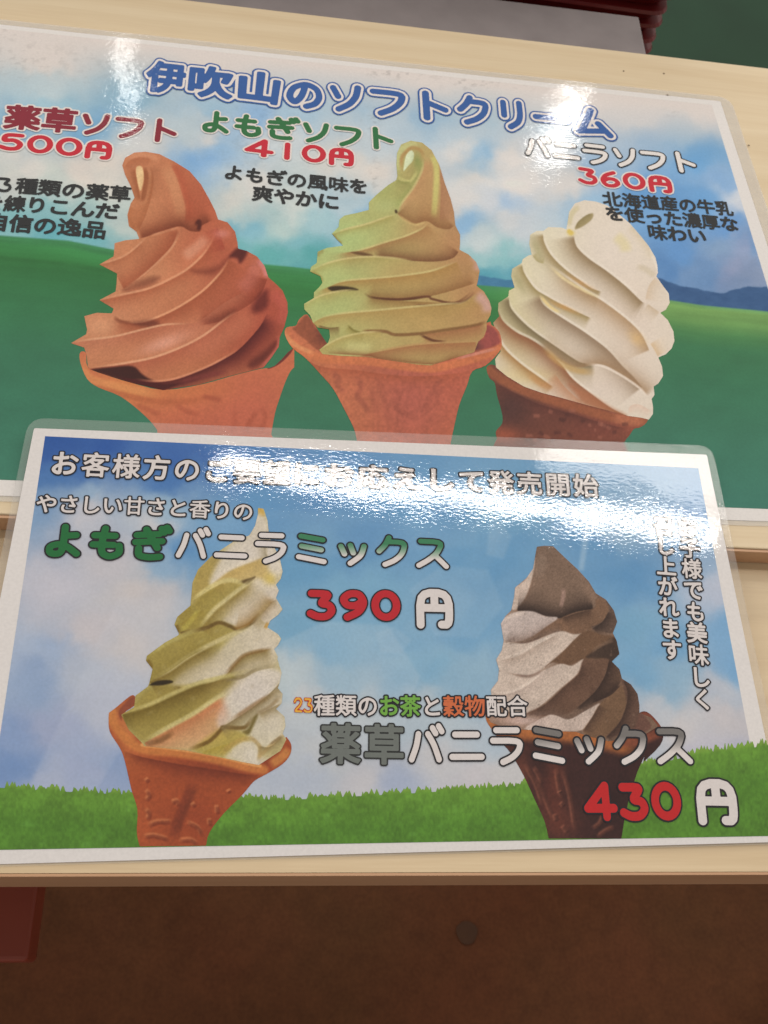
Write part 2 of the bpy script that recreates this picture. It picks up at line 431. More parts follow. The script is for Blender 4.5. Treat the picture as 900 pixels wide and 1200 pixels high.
def frame(x0, y0, k=4.5): return lambda pts: [(x0+x/k, y0+y/k) for x, y in pts]
class Paint:
    def __init__(s, x0, y0, x1, y1, res=1.25):
        s.res = res; nx = int((x1-x0)*res)+1; ny = int((y1-y0)*res)+1
        s.x0, s.y0 = x0, y0
        s.X, s.Y = np.meshgrid(x0+np.arange(nx)/res, y0+np.arange(ny)/res)
        s.C = np.zeros((ny, nx, 3)); s.F = np.full((ny, nx), -9.0)
        s.clip = None
    def win(s, pts, pad):
        p = np.array(pts); H, Wd = s.X.shape
        i0 = max(int((p[:, 1].min()-pad-s.y0)*s.res), 0); i1 = min(int((p[:, 1].max()+pad-s.y0)*s.res)+2, H)
        j0 = max(int((p[:, 0].min()-pad-s.x0)*s.res), 0); j1 = min(int((p[:, 0].max()+pad-s.x0)*s.res)+2, Wd)
        return slice(i0, i1), slice(j0, j1)
    def mix(s, w, col, al):
        al = al[..., None]; s.C[w] = s.C[w]*(1-al)+np.asarray(col, float)*al
    def sil(s, pts, col):
        p = np.array(pts); w = s.win(p, 3)
        d, _, _ = seg_dist(s.X[w], s.Y[w], p, True); ins = inside(s.X[w], s.Y[w], p)
        sd = np.where(ins, d, -d); s.F[w] = np.maximum(s.F[w], sd)
        s.mix(w, col, np.clip(sd+0.5, 0, 1)*1.0 if True else 0)
        m = (sd > -3) & (sd < 0.5); s.C[w][m] = col
    def poly(s, pts, col, op=1.0, soft=0.7, smooth=True, grad=None):
        p = catmull(pts, 4, True) if smooth else np.array(pts, float); w = s.win(p, soft+1)
        d, _, _ = seg_dist(s.X[w], s.Y[w], p, True); ins = inside(s.X[w], s.Y[w], p)
        sd = np.where(ins, d, -d); al = np.clip(sd/(2*soft)+0.5, 0, 1); al = al*al*(3-2*al)*op
        s.mix(w, col, al)
    def blob(s, cx, cy, rx, ry, col, op=1.0, rot=0):
        w = s.win([(cx, cy)], 2.6*max(rx, ry)); c, q = math.cos(rot), math.sin(rot)
        dx, dy = s.X[w]-cx, s.Y[w]-cy; a = (dx*c+dy*q)/rx; b = (-dx*q+dy*c)/ry
        s.mix(w, col, op*np.exp(-(a*a+b*b)))
    def shade(s, pts, wd, col, op=0.8, below=True, taper=(0.15, 0.15), power=1.0):
        p = catmull(pts, 5); w = s.win(p, wd*2.2)
        d, side, U = seg_dist(s.X[w], s.Y[w], p)
        sg = 1 if below else -1
        al = np.exp(-(d/wd)**1.4*power)*np.clip(side*sg/np.maximum(d, 1e-6)*np.minimum(d, 3)/1.0+0.5, 0, 1)
        tp = np.ones_like(U)
        if taper[0] > 0: tp = tp*np.clip(U/taper[0], 0, 1)
        if taper[1] > 0: tp = tp*np.clip((1-U)/taper[1], 0, 1)
        tp = tp*tp*(3-2*tp)
        s.mix(w, col, op*al*tp)
    def line(s, pts, wd, col, op=0.7, taper=(0.2, 0.2), soft=None):
        p = catmull(pts, 5); soft = soft or wd; w = s.win(p, wd+soft+1)
        d, _, U = seg_dist(s.X[w], s.Y[w], p)
        al = np.clip(1-(d-wd/2)/soft, 0, 1); al = al*al*(3-2*al)
        tp = np.ones_like(U)
        if taper[0] > 0: tp = tp*np.clip(U/taper[0], 0, 1)
        if taper[1] > 0: tp = tp*np.clip((1-U)/taper[1], 0, 1)
        s.mix(w, col, op*al*tp)
    def grain(s, amt, sc=0.5):
        n = fbm(s.X*sc, s.Y*sc, 2)-0.5; n2 = fbm(s.X*0.06+9, s.Y*0.06, 3)-0.5
        s.C = s.C*(1+amt*n+amt*0.6*n2)[..., None]
    def build(s, name, plane, lift, mat, parent, gain=1.0, con=1.14, piv=140, sat=1.06):
        l = (s.C@np.array([.3, .59, .11]))[..., None]; s.C = np.clip(((l+(s.C-l)*sat)-piv)*con+piv, 4, 250)
        x, y = plane.pt(s.X, s.Y)
        r = march(s.F, x, y, ink(s.C)*gain, plane, lift)
        return link(name, np_mesh(name, *r), mat, parent)

def rbf(X, Y, samples, sig=60, warp=14, sc=0.02):
    """smooth colour field through printed colour samples, edges broken by noise as clouds are"""
    wx = X+warp*2*(fbm(X*sc+3, Y*sc+5)-0.5)*2; wy = Y+warp*2*(fbm(X*sc+40, Y*sc+80)-0.5)*2
    num = 0; den = 0
    for px, py, c in samples:
        d2 = ((wx-px)**2+((wy-py)*1.35)**2)
        w = 1/(d2+120)**1.7
        num = num+w[..., None]*np.array(c, float); den = den+w
    return num/den[..., None]

# ------------------------------------------------------------------ lettering: outlines of the bundled font, thickened and rounded by distance
_gl = {}
# monoline brush strokes of the round poster lettering, on a 10 x 10 grid with y down
ST = {'ソ': [[(1.8,2),(3,4.8)],[(8.3,1.4),(7.8,4.5),(6,7.2),(3,9)]], 'フ': [[(1.2,2),(8.6,2),(8.1,4.9),(6,7.4),(3,9.1)]], 'ト': [[(3.4,.9),(3.4,9.2)],[(3.6,4),(8.2,6)]],
 'ク': [[(4,.9),(3,3.2),(1.2,5.2)],[(3.6,2.2),(8.6,2.2),(7.8,5.8),(5.6,8),(2.8,9.3)]], 'リ': [[(2.6,1.2),(2.6,5.6)],[(7.4,1),(7.4,5),(6.6,7.6),(4.2,9.3)]], 'ー': [[(1,5),(9,5)]],
 'ム': [[(5,1),(3.6,4.5),(1.8,8.3)],[(1.2,8.5),(8,7.7)],[(6.4,5.4),(8.9,9.1)]], 'バ': [[(3,2.4),(2.4,5.4),(1,8.6)],[(5.6,2.4),(7.2,5),(8.4,8.6)],[(6.9,.9),(7.7,2.2)],[(8.6,.4),(9.4,1.7)]],
 'ニ': [[(2,2.5),(8,2.5)],[(1,8),(9,8)]], 'ラ': [[(2.2,1.4),(7.8,1.4)],[(1.2,4),(8.6,4),(8.1,6.4),(6.2,8.2),(3.6,9.3)]], 'ミ': [[(2,1.3),(8,2.3)],[(2.2,4.4),(7.6,5.4)],[(1.4,7.7),(8.4,9)]],
 'ッ': [[(1.8,4),(2.8,6.4)],[(4.4,3.6),(5.2,6)],[(8.2,3.8),(7.4,6.8),(4.4,9.2)]], 'ス': [[(1.8,1.6),(8,1.6),(6.6,5),(4,7.4),(1.2,9.2)],[(5.8,5.8),(9,9.2)]],
 '円': [[(1.5,9.3),(1.5,1.5),(8.5,1.5),(8.5,9.2),(6.6,9.2)],[(5,1.6),(5,5)],[(1.6,5.2),(8.4,5.2)]],
 '1': [[(5,1.4),(5,8.8)]], '2': [[(2.2,3.2),(3.2,1.5),(6.2,1.2),(8,3),(7,5.2),(2.2,8.7),(8.2,8.7)]],
 '3': [[(2.2,1.5),(7.8,1.5),(4.6,4.7),(7.6,5),(8.4,7),(6.8,8.8),(4,8.9),(2,7.9)]], '4': [[(6.6,8.9),(6.6,1.2)],[(6.5,1.2),(1.2,6.8)],[(1.2,6.8),(8.8,6.8)]],
 '5': [[(7.8,1.5),(2.7,1.5),(2.3,4.9),(5.6,3.9),(8.2,5.8),(7.2,8.4),(4.2,8.9),(1.8,8)]],
 '6': [[(6.8,1.2),(3.2,3),(1.8,6),(3.2,8.7),(6.2,8.8),(8.2,7),(7,4.9),(4.2,4.8),(2.2,6.4)]],
 'よ': [[(5,1),(5,7.4),(4.2,9),(1.8,8.9),(1.5,6.9),(3.8,6),(6.2,6.8),(8.6,8.7)],[(5.2,3.6),(8,3.3)]],
 'も': [[(4.4,1),(3.8,5),(3.9,8.3),(6,9.4),(8.5,8.2),(8.2,6)],[(1.8,3.1),(7,3.1)],[(1.6,5.8),(6.8,5.8)]],
 'ぎ': [[(1.6,2.7),(7.2,2.3)],[(1.4,4.8),(8,4.4)],[(3.9,1),(6.9,6.4)],[(2.2,6.6),(2.2,8.8),(5,9.3),(7.6,9)],[(7.8,.7),(8.4,1.8)],[(9.1,.3),(9.7,1.3)]],
 'の': [[(5,2.2),(4.2,6),(2.6,8.4),(1.0,6.4),(1.8,3.2),(5,1.5),(8.2,2.8),(9,5.6),(7.8,8),(5.6,9)]]}
ST['9'] = [[(10-x, 10-y) for x, y in ST['6'][0]]]
ST['0'] = [[(5+3.2*math.sin(a), 5-3.8*math.cos(a)) for a in np.linspace(0, 2*math.pi, 25)]]
_st = {}
def stroke_segs(ch):
    if ch in _st: return _st[ch]
    out = []
    for pl in ST[ch]:
        p = np.array(pl, float)
        for it in range(2 if ch != '0' else 0):
            if len(p) < 3: break
            a, b = p[:-1], p[1:]; k = .22 if it == 0 else .25
            m = np.empty((2*len(a), 2)); m[::2] = a*(1-k)+b*k; m[1::2] = a*k+b*(1-k); m[0] = p[0]; m[-1] = p[-1]; p = m
        p = np.stack([p[:, 0]/10-.5, .5-p[:, 1]/10], 1)*0.96
        out.append(np.concatenate([p[:-1], p[1:]], 1))
    _st[ch] = np.concatenate(out); return _st[ch]
def stroke_sdf(ch, X, Y, w0=0.036):
    d2 = np.full(X.shape, 1e9)
    for x1, y1, x2, y2 in stroke_segs(ch):
        ex, ey = x2-x1, y2-y1; L2 = max(ex*ex+ey*ey, 1e-12); t = np.clip(((X-x1)*ex+(Y-y1)*ey)/L2, 0, 1)
        d2 = np.minimum(d2, (X-x1-t*ex)**2+(Y-y1-t*ey)**2)
    return w0-np.sqrt(d2)
def glyph(ch):
    """line segments (n,4) of the glyph outline in em units, centred on its em box"""
    if ch in _gl: return _gl[ch]
    cu = bpy.data.curves.new('t', 'FONT'); cu.body = ch; cu.size = 1.0
    ob = bpy.data.objects.new('t', cu); COL.objects.link(ob)
    dg = bpy.context.evaluated_depsgraph_get()
    c = ob.evaluated_get(dg).to_curve(dg)
    segs = []
    for sp in c.splines:
        if sp.type == 'BEZIER':
            bp = sp.bezier_points; n = len(bp); pts = []
            for i in range(n):
                a, b = bp[i], bp[(i+1) % n]
                p0, p1, p2, p3 = [np.array(v[:2]) for v in (a.co, a.handle_right, b.handle_left, b.co)]
                k = 1 if (a.handle_right_type == 'VECTOR' and b.handle_left_type == 'VECTOR') else 5
                for t in np.arange(k)/k: pts.append((1-t)**3*p0+3*(1-t)**2*t*p1+3*(1-t)*t*t*p2+t**3*p3)
        else: pts = [np.array(q.co[:2]) for q in sp.points]
        pts = np.array(pts)
        segs.append(np.concatenate([pts, np.roll(pts, -1, 0)], 1))
    ob.to_curve_clear(); bpy.data.objects.remove(ob); bpy.data.curves.remove(cu)
    S = np.concatenate(segs)
    xs, ys = S[:, ::2], S[:, 1::2]
    if ch in '0123456789':                     # digits: fitted to the em box
        S = S.copy(); w = xs.max()-xs.min(); h = ys.max()-ys.min(); cx = (xs.max()+xs.min())/2; cy = (ys.max()+ys.min())/2
        S[:, ::2] = (xs-cx)/h*0.80; S[:, 1::2] = (ys-cy)/h*0.74
    else:
        adv = 1.0*_EM
        S = S.copy(); S[:, ::2] = xs/_EM-0.5; S[:, 1::2] = ys/_EM-0.37
    _gl[ch] = S; return S
_EM = 1.0
def glyph_sdf(S, X, Y):
    d2 = np.full(X.shape, 1e9); c = np.zeros(X.shape, int)
    for x1, y1, x2, y2 in S:
        ex, ey = x2-x1, y2-y1; L2 = ex*ex+ey*ey
        if L2 < 1e-12: continue
        t = np.clip(((X-x1)*ex+(Y-y1)*ey)/L2, 0, 1)
        d2 = np.minimum(d2, (X-x1-t*ex)**2+(Y-y1-t*ey)**2)
        if y1 != y2:
            m = ((y1 > Y) != (y2 > Y)) & (X < ex*(Y-y1)/ey+x1)
            c += np.where(m, 1 if y2 > y1 else -1, 0)
    return np.where(c != 0, np.sqrt(d2), -np.sqrt(d2))
KANJI = '薬草練種類逸品爽風味北海道産濃厚使乳牛客様要望応発売開始穀物配合香甘'
def text(name, parent, plane, s, ctr, layers, lift, mat, size=1.0, ws=1.0, hs=1.0, vertical=False, label=None, cell=0.7, digit_w=1.0, fit=None, pop=True, dense=0.008):
    """s along the path through the photo points ctr (centres of first .. last character, or one per character);
    layers: (grow in em, colour or list of colours or function(i, v)), back to front"""
    n = len(s)
    cx, cy = plane.pt(np.array([p[0] for p in ctr], float), np.array([p[1] for p in ctr], float))
    k = len(ctr)
    ti = np.linspace(0, n-1, k) if k > 1 else np.array([0.0])
    ii = np.arange(n)
    if k == 1: raise ValueError
    tt = np.linspace(-1, n, (n+1)*8+1)
    def ip(v):
        # linear inside, extrapolated outside
        a = np.interp(tt, ti, v); sl0 = (v[1]-v[0])/(ti[1]-ti[0]); sl1 = (v[-1]-v[-2])/(ti[-1]-ti[-2])
        a = np.where(tt < 0, v[0]+tt*sl0, a); a = np.where(tt > n-1, v[-1]+(tt-(n-1))*sl1, a)
        ker = np.ones(9)/9; return np.convolve(np.pad(a, 4, mode='reflect', reflect_type='odd'), ker, 'valid')
    PX, PY = ip(cx), ip(cy)
    adv = np.hypot(cx[-1]-cx[0], cy[-1]-cy[0])/(n-1)
    tx, ty = np.gradient(PX, tt), np.gradient(PY, tt); tl = np.hypot(tx, ty)
    if fit: adv = fit
    mmpx = 0.00036                             # about one photo pixel on the sheet
    st = cell*mmpx/adv
    if vertical: gx = np.arange(-0.75, 0.75, st); gy = np.arange(-0.8, n-0.2, st)
    else: gx = np.arange(-0.8, n-0.2, st); gy = np.arange(-0.75, 0.75, st)
    GX, GY = np.meshgrid(gx, gy)
    F = np.full(GX.shape, -9.0); I = np.zeros(GX.shape, int); Vv = np.zeros(GX.shape)
    for i, ch in enumerate(s):
        S = None if (ch in ST and pop) else glyph(ch)
        dw = digit_w if ch in '0123456789' else 1.0
        if vertical: m0 = (np.abs(gy-i) < 0.8); w = (np.where(m0)[0][0], np.where(m0)[0][-1]+1, 0, GX.shape[1])
        else: m0 = (np.abs(gx-i) < 0.8); w = (0, GX.shape[0], np.where(m0)[0][0], np.where(m0)[0][-1]+1)
        W_ = (slice(w[0], w[1]), slice(w[2], w[3]))
        lx = (GX[W_]-(0 if vertical else i))/(size*ws*dw); ly = ((GY[W_]-i) if vertical else GY[W_])/(size*hs)
        f = stroke_sdf(ch, lx, -ly) if S is None else glyph_sdf(S, lx, -ly)
        if S is not None: f = f-dense*(ch in KANJI)
        m = f > F[W_]
        F[W_] = np.where(m, f, F[W_]); I[W_] = np.where(m, i, I[W_]); Vv[W_] = np.where(m, ly+0.5, Vv[W_])
    if vertical: T, O = GY, GX
    else: T, O = GX, -GY
    bx, by = np.interp(T, tt, PX), np.interp(T, tt, PY); ux, uy = np.interp(T, tt, tx/tl), np.interp(T, tt, ty/tl)
    if vertical: X, Y = bx-O*adv*uy*1.0, by+O*adv*ux*1.0
    else: X, Y = bx-O*adv*uy, by+O*adv*ux
    parts = []
    for li, (g, col) in enumerate(layers):
        if callable(col): C = col(I, Vv)
        elif isinstance(col, list): C = np.array(col, float)[I]
        else: C = np.broadcast_to(np.array(col, float), GX.shape+(3,))
        parts.append(march(F+g, X, Y, ink(C), plane, lift+li*0.00003))
    o = link(name, np_mesh(name, *join(parts)), mat, parent)
    if label: o['label'] = label
    return o

# ================================================================== the big menu sheet on the board
A3 = Plane(BRD_H+0.0002)
LR, LRE = 0.009, 16
def quad(plane, pts): return np.array([P(plane, *p) for p in pts])
def grow_quad(q, m):
    """offset a convex quad (any orientation) outwards by m metres, per side"""
    n = len(q); out = []
    c = q.mean(0); L = []
    for i in range(n):
        a, b = q[i], q[(i+1) % n]; t = (b-a)/np.linalg.norm(b-a); nn = np.array([t[1], -t[0]])
        if nn@(a-c) < 0: nn = -nn
        mm = m[i] if isinstance(m, (list, tuple)) else m
        L.append((a+nn*mm, t))
    for i in range(n):
        (p, t), (q2, u) = L[i-1], L[i]
        k = np.linalg.solve(np.array([t, -u]).T, q2-p); out.append(p+t*k[0])
    return np.array(out)
tr = np.array(P(A3, 844, 119)); tl0 = np.array(P(A3, 0, 29)); d = (tl0-tr)/np.linalg.norm(tl0-tr)
TLq = tr+d*0.408
br0 = np.array(P(A3, 900, 611)); bl0 = np.array(P(A3, 0, 581)); db = (bl0-br0)/np.linalg.norm(bl0-br0)
rd = np.array(P(A3, 903, 300))-tr; rd /= np.linalg.norm(rd)
k = np.linalg.solve(np.array([rd, -db]).T, br0-tr); BRq = tr+rd*k[0]; BLq = BRq+db*0.408
paperA = np.array([TLq, tr, BRq, BLq])                         # TL, TR, BR, BL
menu = empty('menu_sheet', (float(paperA[:, 0].mean()), float(paperA[:, 1].mean()), BRD_H))
tag(menu, 'large laminated menu sheet with three soft serve cones, lying behind the smaller card', 'menu sheet')
off(link('paper', sheet_mesh('paper', rounded(paperA, 0.0008, 3), A3, 0.0, 0.0002), M_PAPER_A3, menu), menu)
outA = rounded(grow_quad(paperA, [0.004, 0.007, 0.0025, 0.006]), 0.009, 10)
inA = rounded(grow_quad(paperA, 0.00005), 0.0008, 10)
off(link('laminate_margin', ring_mesh('margin', outA, inA, A3, 0.0, 0.00025), M_CLEAR_A3, menu), menu)
ZP = 0.00025
# printed picture: sky, far blue hills and green field
prA = quad(A3, [(0, 20), (834, 128), (951, 517), (0, 565)])
ptr = np.array(P(A3, 832.5, 128)); pr2 = np.array(P(A3, 893, 322)); rdir = (pr2-ptr)/np.linalg.norm(pr2-ptr)
pb0, pb1 = np.array(P(A3, 0, 565)), np.array(P(A3, 900, 597)); bdir = (pb0-pb1)/np.linalg.norm(pb0-pb1)
k = np.linalg.solve(np.array([rdir, -bdir]).T, pb1-ptr); PBR = ptr+rdir*k[0]; PBL = BLq+(paperA[0]-BLq)/np.linalg.norm(paperA[0]-BLq)*0.007+(-bdir)*0.004
PTR = ptr+(-rdir)*0.001; PTL = TLq+(BLq-TLq)/np.linalg.norm(BLq-TLq)*0.003-d*0.004; PTR = tr+rd*0.003+(ptr-np.array(P(A3, 844, 128)))
def grid_quad(q, nx, ny):
    u, v = np.meshgrid(np.linspace(0, 1, nx), np.linspace(0, 1, ny)); a, b, c, e = q
    f = lambda i: a[i]*(1-u)*(1-v)+b[i]*u*(1-v)+c[i]*u*v+e[i]*(1-u)*v
    return f(0), f(1)
GX, GY = grid_quad([PTL, PTR, PBR, PBL], 520, 400)
px, py = proj(GX, GY, A3.z(GX, GY)+ZP)
sky = [(50,60,(226,217,212)),(250,62,(226,217,212)),(500,88,(228,220,216)),(700,105,(226,218,214)),(820,130,(224,217,214)),(-60,60,(222,216,212)),
 (50,100,(192,207,214)),(150,118,(158,188,206)),(60,130,(168,196,210)),(250,128,(170,196,214)),(100,150,(142,178,206)),(-60,120,(185,205,214)),
 (20,155,(150,182,205)),(170,165,(205,208,210)),(240,160,(216,215,214)),(215,150,(195,206,212)),(230,190,(150,182,214)),(240,180,(160,188,215)),(255,175,(165,192,216)),
 (130,195,(218,213,208)),(30,190,(212,212,210)),(100,205,(220,214,209)),(10,210,(205,208,206)),(130,215,(214,212,208)),(60,215,(200,208,206)),
 (150,260,(196,206,204)),(100,250,(176,198,198)),(50,250,(160,194,198)),(10,262,(150,190,194)),(110,275,(138,186,192)),(60,275,(128,180,188)),
 (300,140,(158,188,218)),(350,128,(175,200,218)),(330,160,(205,212,216)),(400,190,(218,215,211)),(300,215,(214,214,212)),(350,240,(206,213,212)),(270,240,(216,215,211)),
 (290,270,(150,190,204)),(330,262,(188,206,206)),(350,285,(140,184,194)),(310,300,(116,174,176)),(270,255,(205,212,210)),(380,262,(170,198,206)),(360,300,(112,170,172)),(280,290,(130,180,186)),
 (430,112,(172,197,216)),(500,130,(160,190,214)),(560,122,(168,196,215)),(620,132,(192,206,216)),(460,150,(190,205,216)),
 (440,200,(222,217,212)),(430,170,(200,209,215)),(400,235,(190,206,214)),(420,260,(150,185,212)),
 (540,175,(215,215,215)),(530,150,(190,205,216)),(570,180,(160,190,214)),(560,205,(222,219,216)),(600,185,(222,219,217)),(640,175,(210,212,216)),(660,215,(220,217,215)),(610,215,(222,219,217)),(560,190,(190,205,216)),
 (570,240,(205,211,218)),(540,262,(160,190,216)),(600,240,(175,196,218)),(600,258,(212,214,216)),(560,280,(200,210,214)),(620,270,(200,208,215)),(540,230,(214,214,214)),
 (560,300,(168,200,204)),(590,300,(150,190,196)),(570,322,(110,165,180)),(600,320,(120,170,185)),
 (680,130,(215,215,216)),(740,140,(205,210,216)),(700,190,(170,192,214)),(760,160,(165,190,214)),(800,150,(160,190,214)),(820,185,(124,170,210)),(650,150,(180,200,216)),
 (850,215,(150,180,212)),(862,228,(205,211,220)),(875,235,(208,212,220)),(850,262,(122,160,202)),(820,240,(130,170,208)),(840,290,(150,172,198)),(870,292,(160,172,198)),(800,290,(118,156,198)),
 (880,320,(140,155,180)),(860,315,(155,165,190)),(820,318,(128,155,188)),(790,315,(110,145,185)),(780,260,(130,168,205)),(760,230,(125,165,205)),(690,250,(160,190,214)),(890,290,(130,160,195))]
C = rbf(px, py, sky, warp=9, sc=0.03)
topd = py-(22+0.1111*px); wf = np.clip(1-(topd-14)/46, 0, 1)[..., None]**1.2; C = C*(1-wf)+np.array([227, 218, 213.])*wf
cl = fbm(px*0.02, py*0.035+7, 5); C = C+((cl-0.5)*34)[..., None]*np.array([1.0, 0.75, 0.55])*np.clip((py-px*0.12-60)/60, 0, 1)[..., None]
l_ = (C@np.array([.3, .59, .11]))[..., None]; kk = np.clip((topd-40)/50, 0, 1)[..., None]; C = C*(1-kk)+((l_+(C-l_)*1.22-190)*1.22+190)*kk; C = np.clip(C, 0, 232)
hx = [-200, 0, 80, 135, 230, 313, 345, 450, 560, 780, 825, 900, 1000]; hy = [270, 276, 282, 293, 302, 310, 313, 326, 334, 351, 358, 365, 376]
hor = np.interp(px, hx, hy)
mx = [500, 555, 575, 620, 700, 771, 780, 798, 812, 825, 845, 862, 876, 900, 1000]; my = [324, 322, 325, 331, 318, 326, 329, 335, 337, 341, 344, 339, 336, 336, 330]
mt = np.where(px > 480, np.interp(px, mx, my)+(fbm(px*.12, py*0+3, 3)-.5)*2.5, 999)
a = np.clip((py-mt)/1.6+0.5, 0, 1)[..., None]*np.clip((px-545)/20, 0, 1)[..., None]
mc = np.where((px > 700)[..., None], np.array([52, 92, 142.]), np.array([66, 128, 168.]))+((fbm(px*.1, py*.2, 3)-.5)*16)[..., None]
C = C*(1-a)+mc*a
dep = py-hor
gs = [(0, (120, 158, 92)), (5, (138, 166, 84)), (20, (122, 156, 80)), (34, (84, 134, 74)), (50, (66, 122, 76)), (90, (62, 118, 80)), (160, (68, 122, 92)), (260, (70, 124, 104))]
gl = [(0, (74, 142, 84)), (10, (66, 138, 70)), (25, (58, 126, 60)), (60, (60, 124, 70)), (130, (64, 120, 82)), (200, (66, 122, 90)), (300, (72, 126, 100))]
ramp = lambda st: np.stack([np.interp(dep, [q[0] for q in st], [q[1][i] for q in st]) for i in range(3)], -1)
mixr = np.clip((px-560)/140, 0, 1)[..., None]
Gc = ramp(gl)*(1-mixr)+ramp(gs)*mixr
Gc = Gc*(1+0.30*(fbm(px*0.008+3, dep*0.16, 4)-0.5)*np.exp(-np.clip(dep, 0, 400)/40)+0.10*(fbm(px*.03, py*.05, 4)-0.5))[..., None]
# the darker ridge of the near hill at the left
a = np.clip((py-np.interp(px, [-200, 0, 60, 130, 200], [296, 298, 304, 314, 324]))/4, 0, 1)*np.clip((200-px)/60, 0, 1)*np.exp(-np.clip(dep-24, 0, 99)/30)
Gc = Gc*(1-.12*a[..., None])
Gc = Gc*np.array([.86, 1.0, 1.06]); a = np.clip(dep/1.6+0.5, 0, 1)[..., None]; C = C*(1-a)+Gc*a
# scuffs worn into the upper margin
sc_ = np.zeros(px.shape)
for cx, cy, rx, ry, op in [(470,84,40,7,.8),(40,32,30,6,.8),(15,60,30,30,.25),(435,140,10,16,.6),(300,160,60,60,.2),(512,232,8,16,.0),(160,90,50,25,.22),(545,98,22,7,.45),(70,70,70,20,.22),(790,132,14,5,.35),(440,205,6,18,.6),(585,95,60,10,.3)]:
    sc_ += op*np.exp(-((px-cx)/rx)**2-((py-cy)/ry)**2)
sp = np.clip((fbm(px*.18, py*.32, 3)-0.56)*7, 0, 1)*sc_
C = C*(1-0.20*np.clip(sp, 0, 1)[..., None])
r = march(np.ones(px.shape), GX, GY, ink(C), A3, ZP)
off(link('landscape_picture', np_mesh('landscape', *r), M_PRINT_A3, menu), menu)

LAY = 0.00004
# ---- red-brown herb cone
A = frame(80, 170); Aq = lambda pts: A(pts)
p = Paint(88, 172, 345, 540)
K2 = lambda pts: A([(x, y+675) for x, y in pts]); D2 = lambda pts: A([(x+450, y+675) for x, y in pts])
# cone
cone = K2([(75,415),(95,428),(105,500),(200,540),(330,580),(500,618),(700,590),(880,540)])+D2([(560,508),(640,490),(740,395),(800,440),(760,485),(725,515),(695,575),(665,660),(640,740),(620,850),(605,930)])+K2([(520,930),(470,830),(400,750),(280,655),(160,605),(100,560),(66,480),(60,430)])
p.sil(catmull(cone, 3, True), (212, 108, 66))
p.blob(150, 455, 50, 22, (226, 132, 62), .8); p.blob(290, 480, 60, 60, (205, 96, 70), .8); p.blob(240, 500, 60, 26, (206, 98, 68), .6); p.blob(220, 455, 60, 20, (222, 120, 58), .5)
p.line(K2([(62,430),(75,500),(130,570),(280,640),(480,680),(650,675),(800,640)]), 2, (190, 92, 52), .55, soft=5)
p.line(K2([(70,420),(80,500),(120,560),(200,585),(330,615),(500,650)]), 4, (234, 146, 78), .7, soft=5)
for pts, o in [([(560,690),(620,730),(700,750)], .35), ([(700,650),(790,670),(800,690)], .5), ([(1000,720),(950,800),(930,860)], .35), ([(1010,700),(1040,760),(1010,850)], .3), ([(860,720),(880,760),(860,850)], .25), ([(340,690),(420,720),(500,760)], .3)]:
    p.line(K2(pts), 1.5, (168, 70, 46), o, soft=4)
p.poly(D2([(600,505),(640,440),(690,385),(735,400),(700,450),(650,490)]), (110, 40, 36), .9)
# swirl
sw = A([(285,110),(300,70),(350,42),(410,38),(480,50),(560,90),(640,140),(700,210),(745,290),(775,350),(790,395),(840,410),(880,460),(893,520),(895,548),(940,560),(995,590),(1035,640),(1055,700),(1090,730),(1130,770),(1155,830),(1158,885),(1140,960),(1115,1015),(1110,1065),(1070,1125),(1030,1175),(870,1215),(690,1265),(500,1295),(330,1255),(200,1215),(115,1185),(105,1172),(98,1115),(85,1070),(15,1047),(95,1000),(100,975),(85,905),(150,887),(230,890),(240,865),(165,820),(250,775),(255,735),(258,680),(165,632),(240,590),(245,520),(300,505),(375,497),(360,460),(320,430),(312,370),(330,310),(350,280),(330,220),(300,160)])
cone_o = p
p = Paint(80, 172, 345, 470); p.sil(sw, (196, 122, 84))
for b in [(150,270,60,90,(206,138,96),.8),(110,370,60,70,(208,142,104),.8),(260,300,50,70,(190,96,70),.8),(320,360,40,60,(184,84,66),.85),(290,400,50,40,(176,84,62),.7),(245,230,22,50,(192,100,70),.8),(180,330,50,20,(210,146,104),.6),(215,390,50,20,(206,136,104),.55)]: p.blob(*b)
# tip
p.poly(A([(375,112),(392,125),(398,180),(385,240),(374,232),(362,175),(358,125)]), (238, 208, 152))
p.shade(A([(350,120),(358,170),(372,240),(385,300)]), 6, (160, 92, 56), .8, True)
p.shade(A([(395,115),(402,180),(392,240),(385,290),(392,310)]), 9, (150, 84, 50), .85, False)
p.shade(A([(290,130),(330,80),(400,62),(450,75)]), 12, (172, 98, 62), .55, True)
p.line(A([(300,80),(360,55),(430,60),(490,90)]), 2, (216, 146, 106), .7, soft=4)
p.line(A([(365,290),(385,310),(408,300),(425,240),(432,160),(415,110)]), 1, (216, 150, 108), .8, soft=2.5)
p.shade(A([(440,120),(450,190),(440,270),(410,370),(375,450),(372,490)]), 14, (172, 100, 60), .6, True)
p.shade(A([(530,90),(570,170),(600,260),(618,340),(612,430)]), 16, (184, 84, 56), .75, False)
p.line(A([(500,100),(545,180),(570,260),(590,340),(585,420)]), 4, (212, 148, 104), .6, soft=9)
p.shade(A([(360,455),(330,430),(315,380),(330,320)]), 8, (176, 100, 58), .5, True)
p.shade(A([(375,497),(430,480),(500,455),(590,432),(640,455),(690,458),(700,430),(770,395)]), 12, (128, 62, 38), .85, False, (0.05, 0.1))
p.line(A([(670,430),(690,405),(690,440),(680,458)]), 2, (92, 36, 26), .8, soft=3)
p.line(A([(430,480),(500,462),(590,436)]), 1, (224, 160, 120), .6, soft=2)
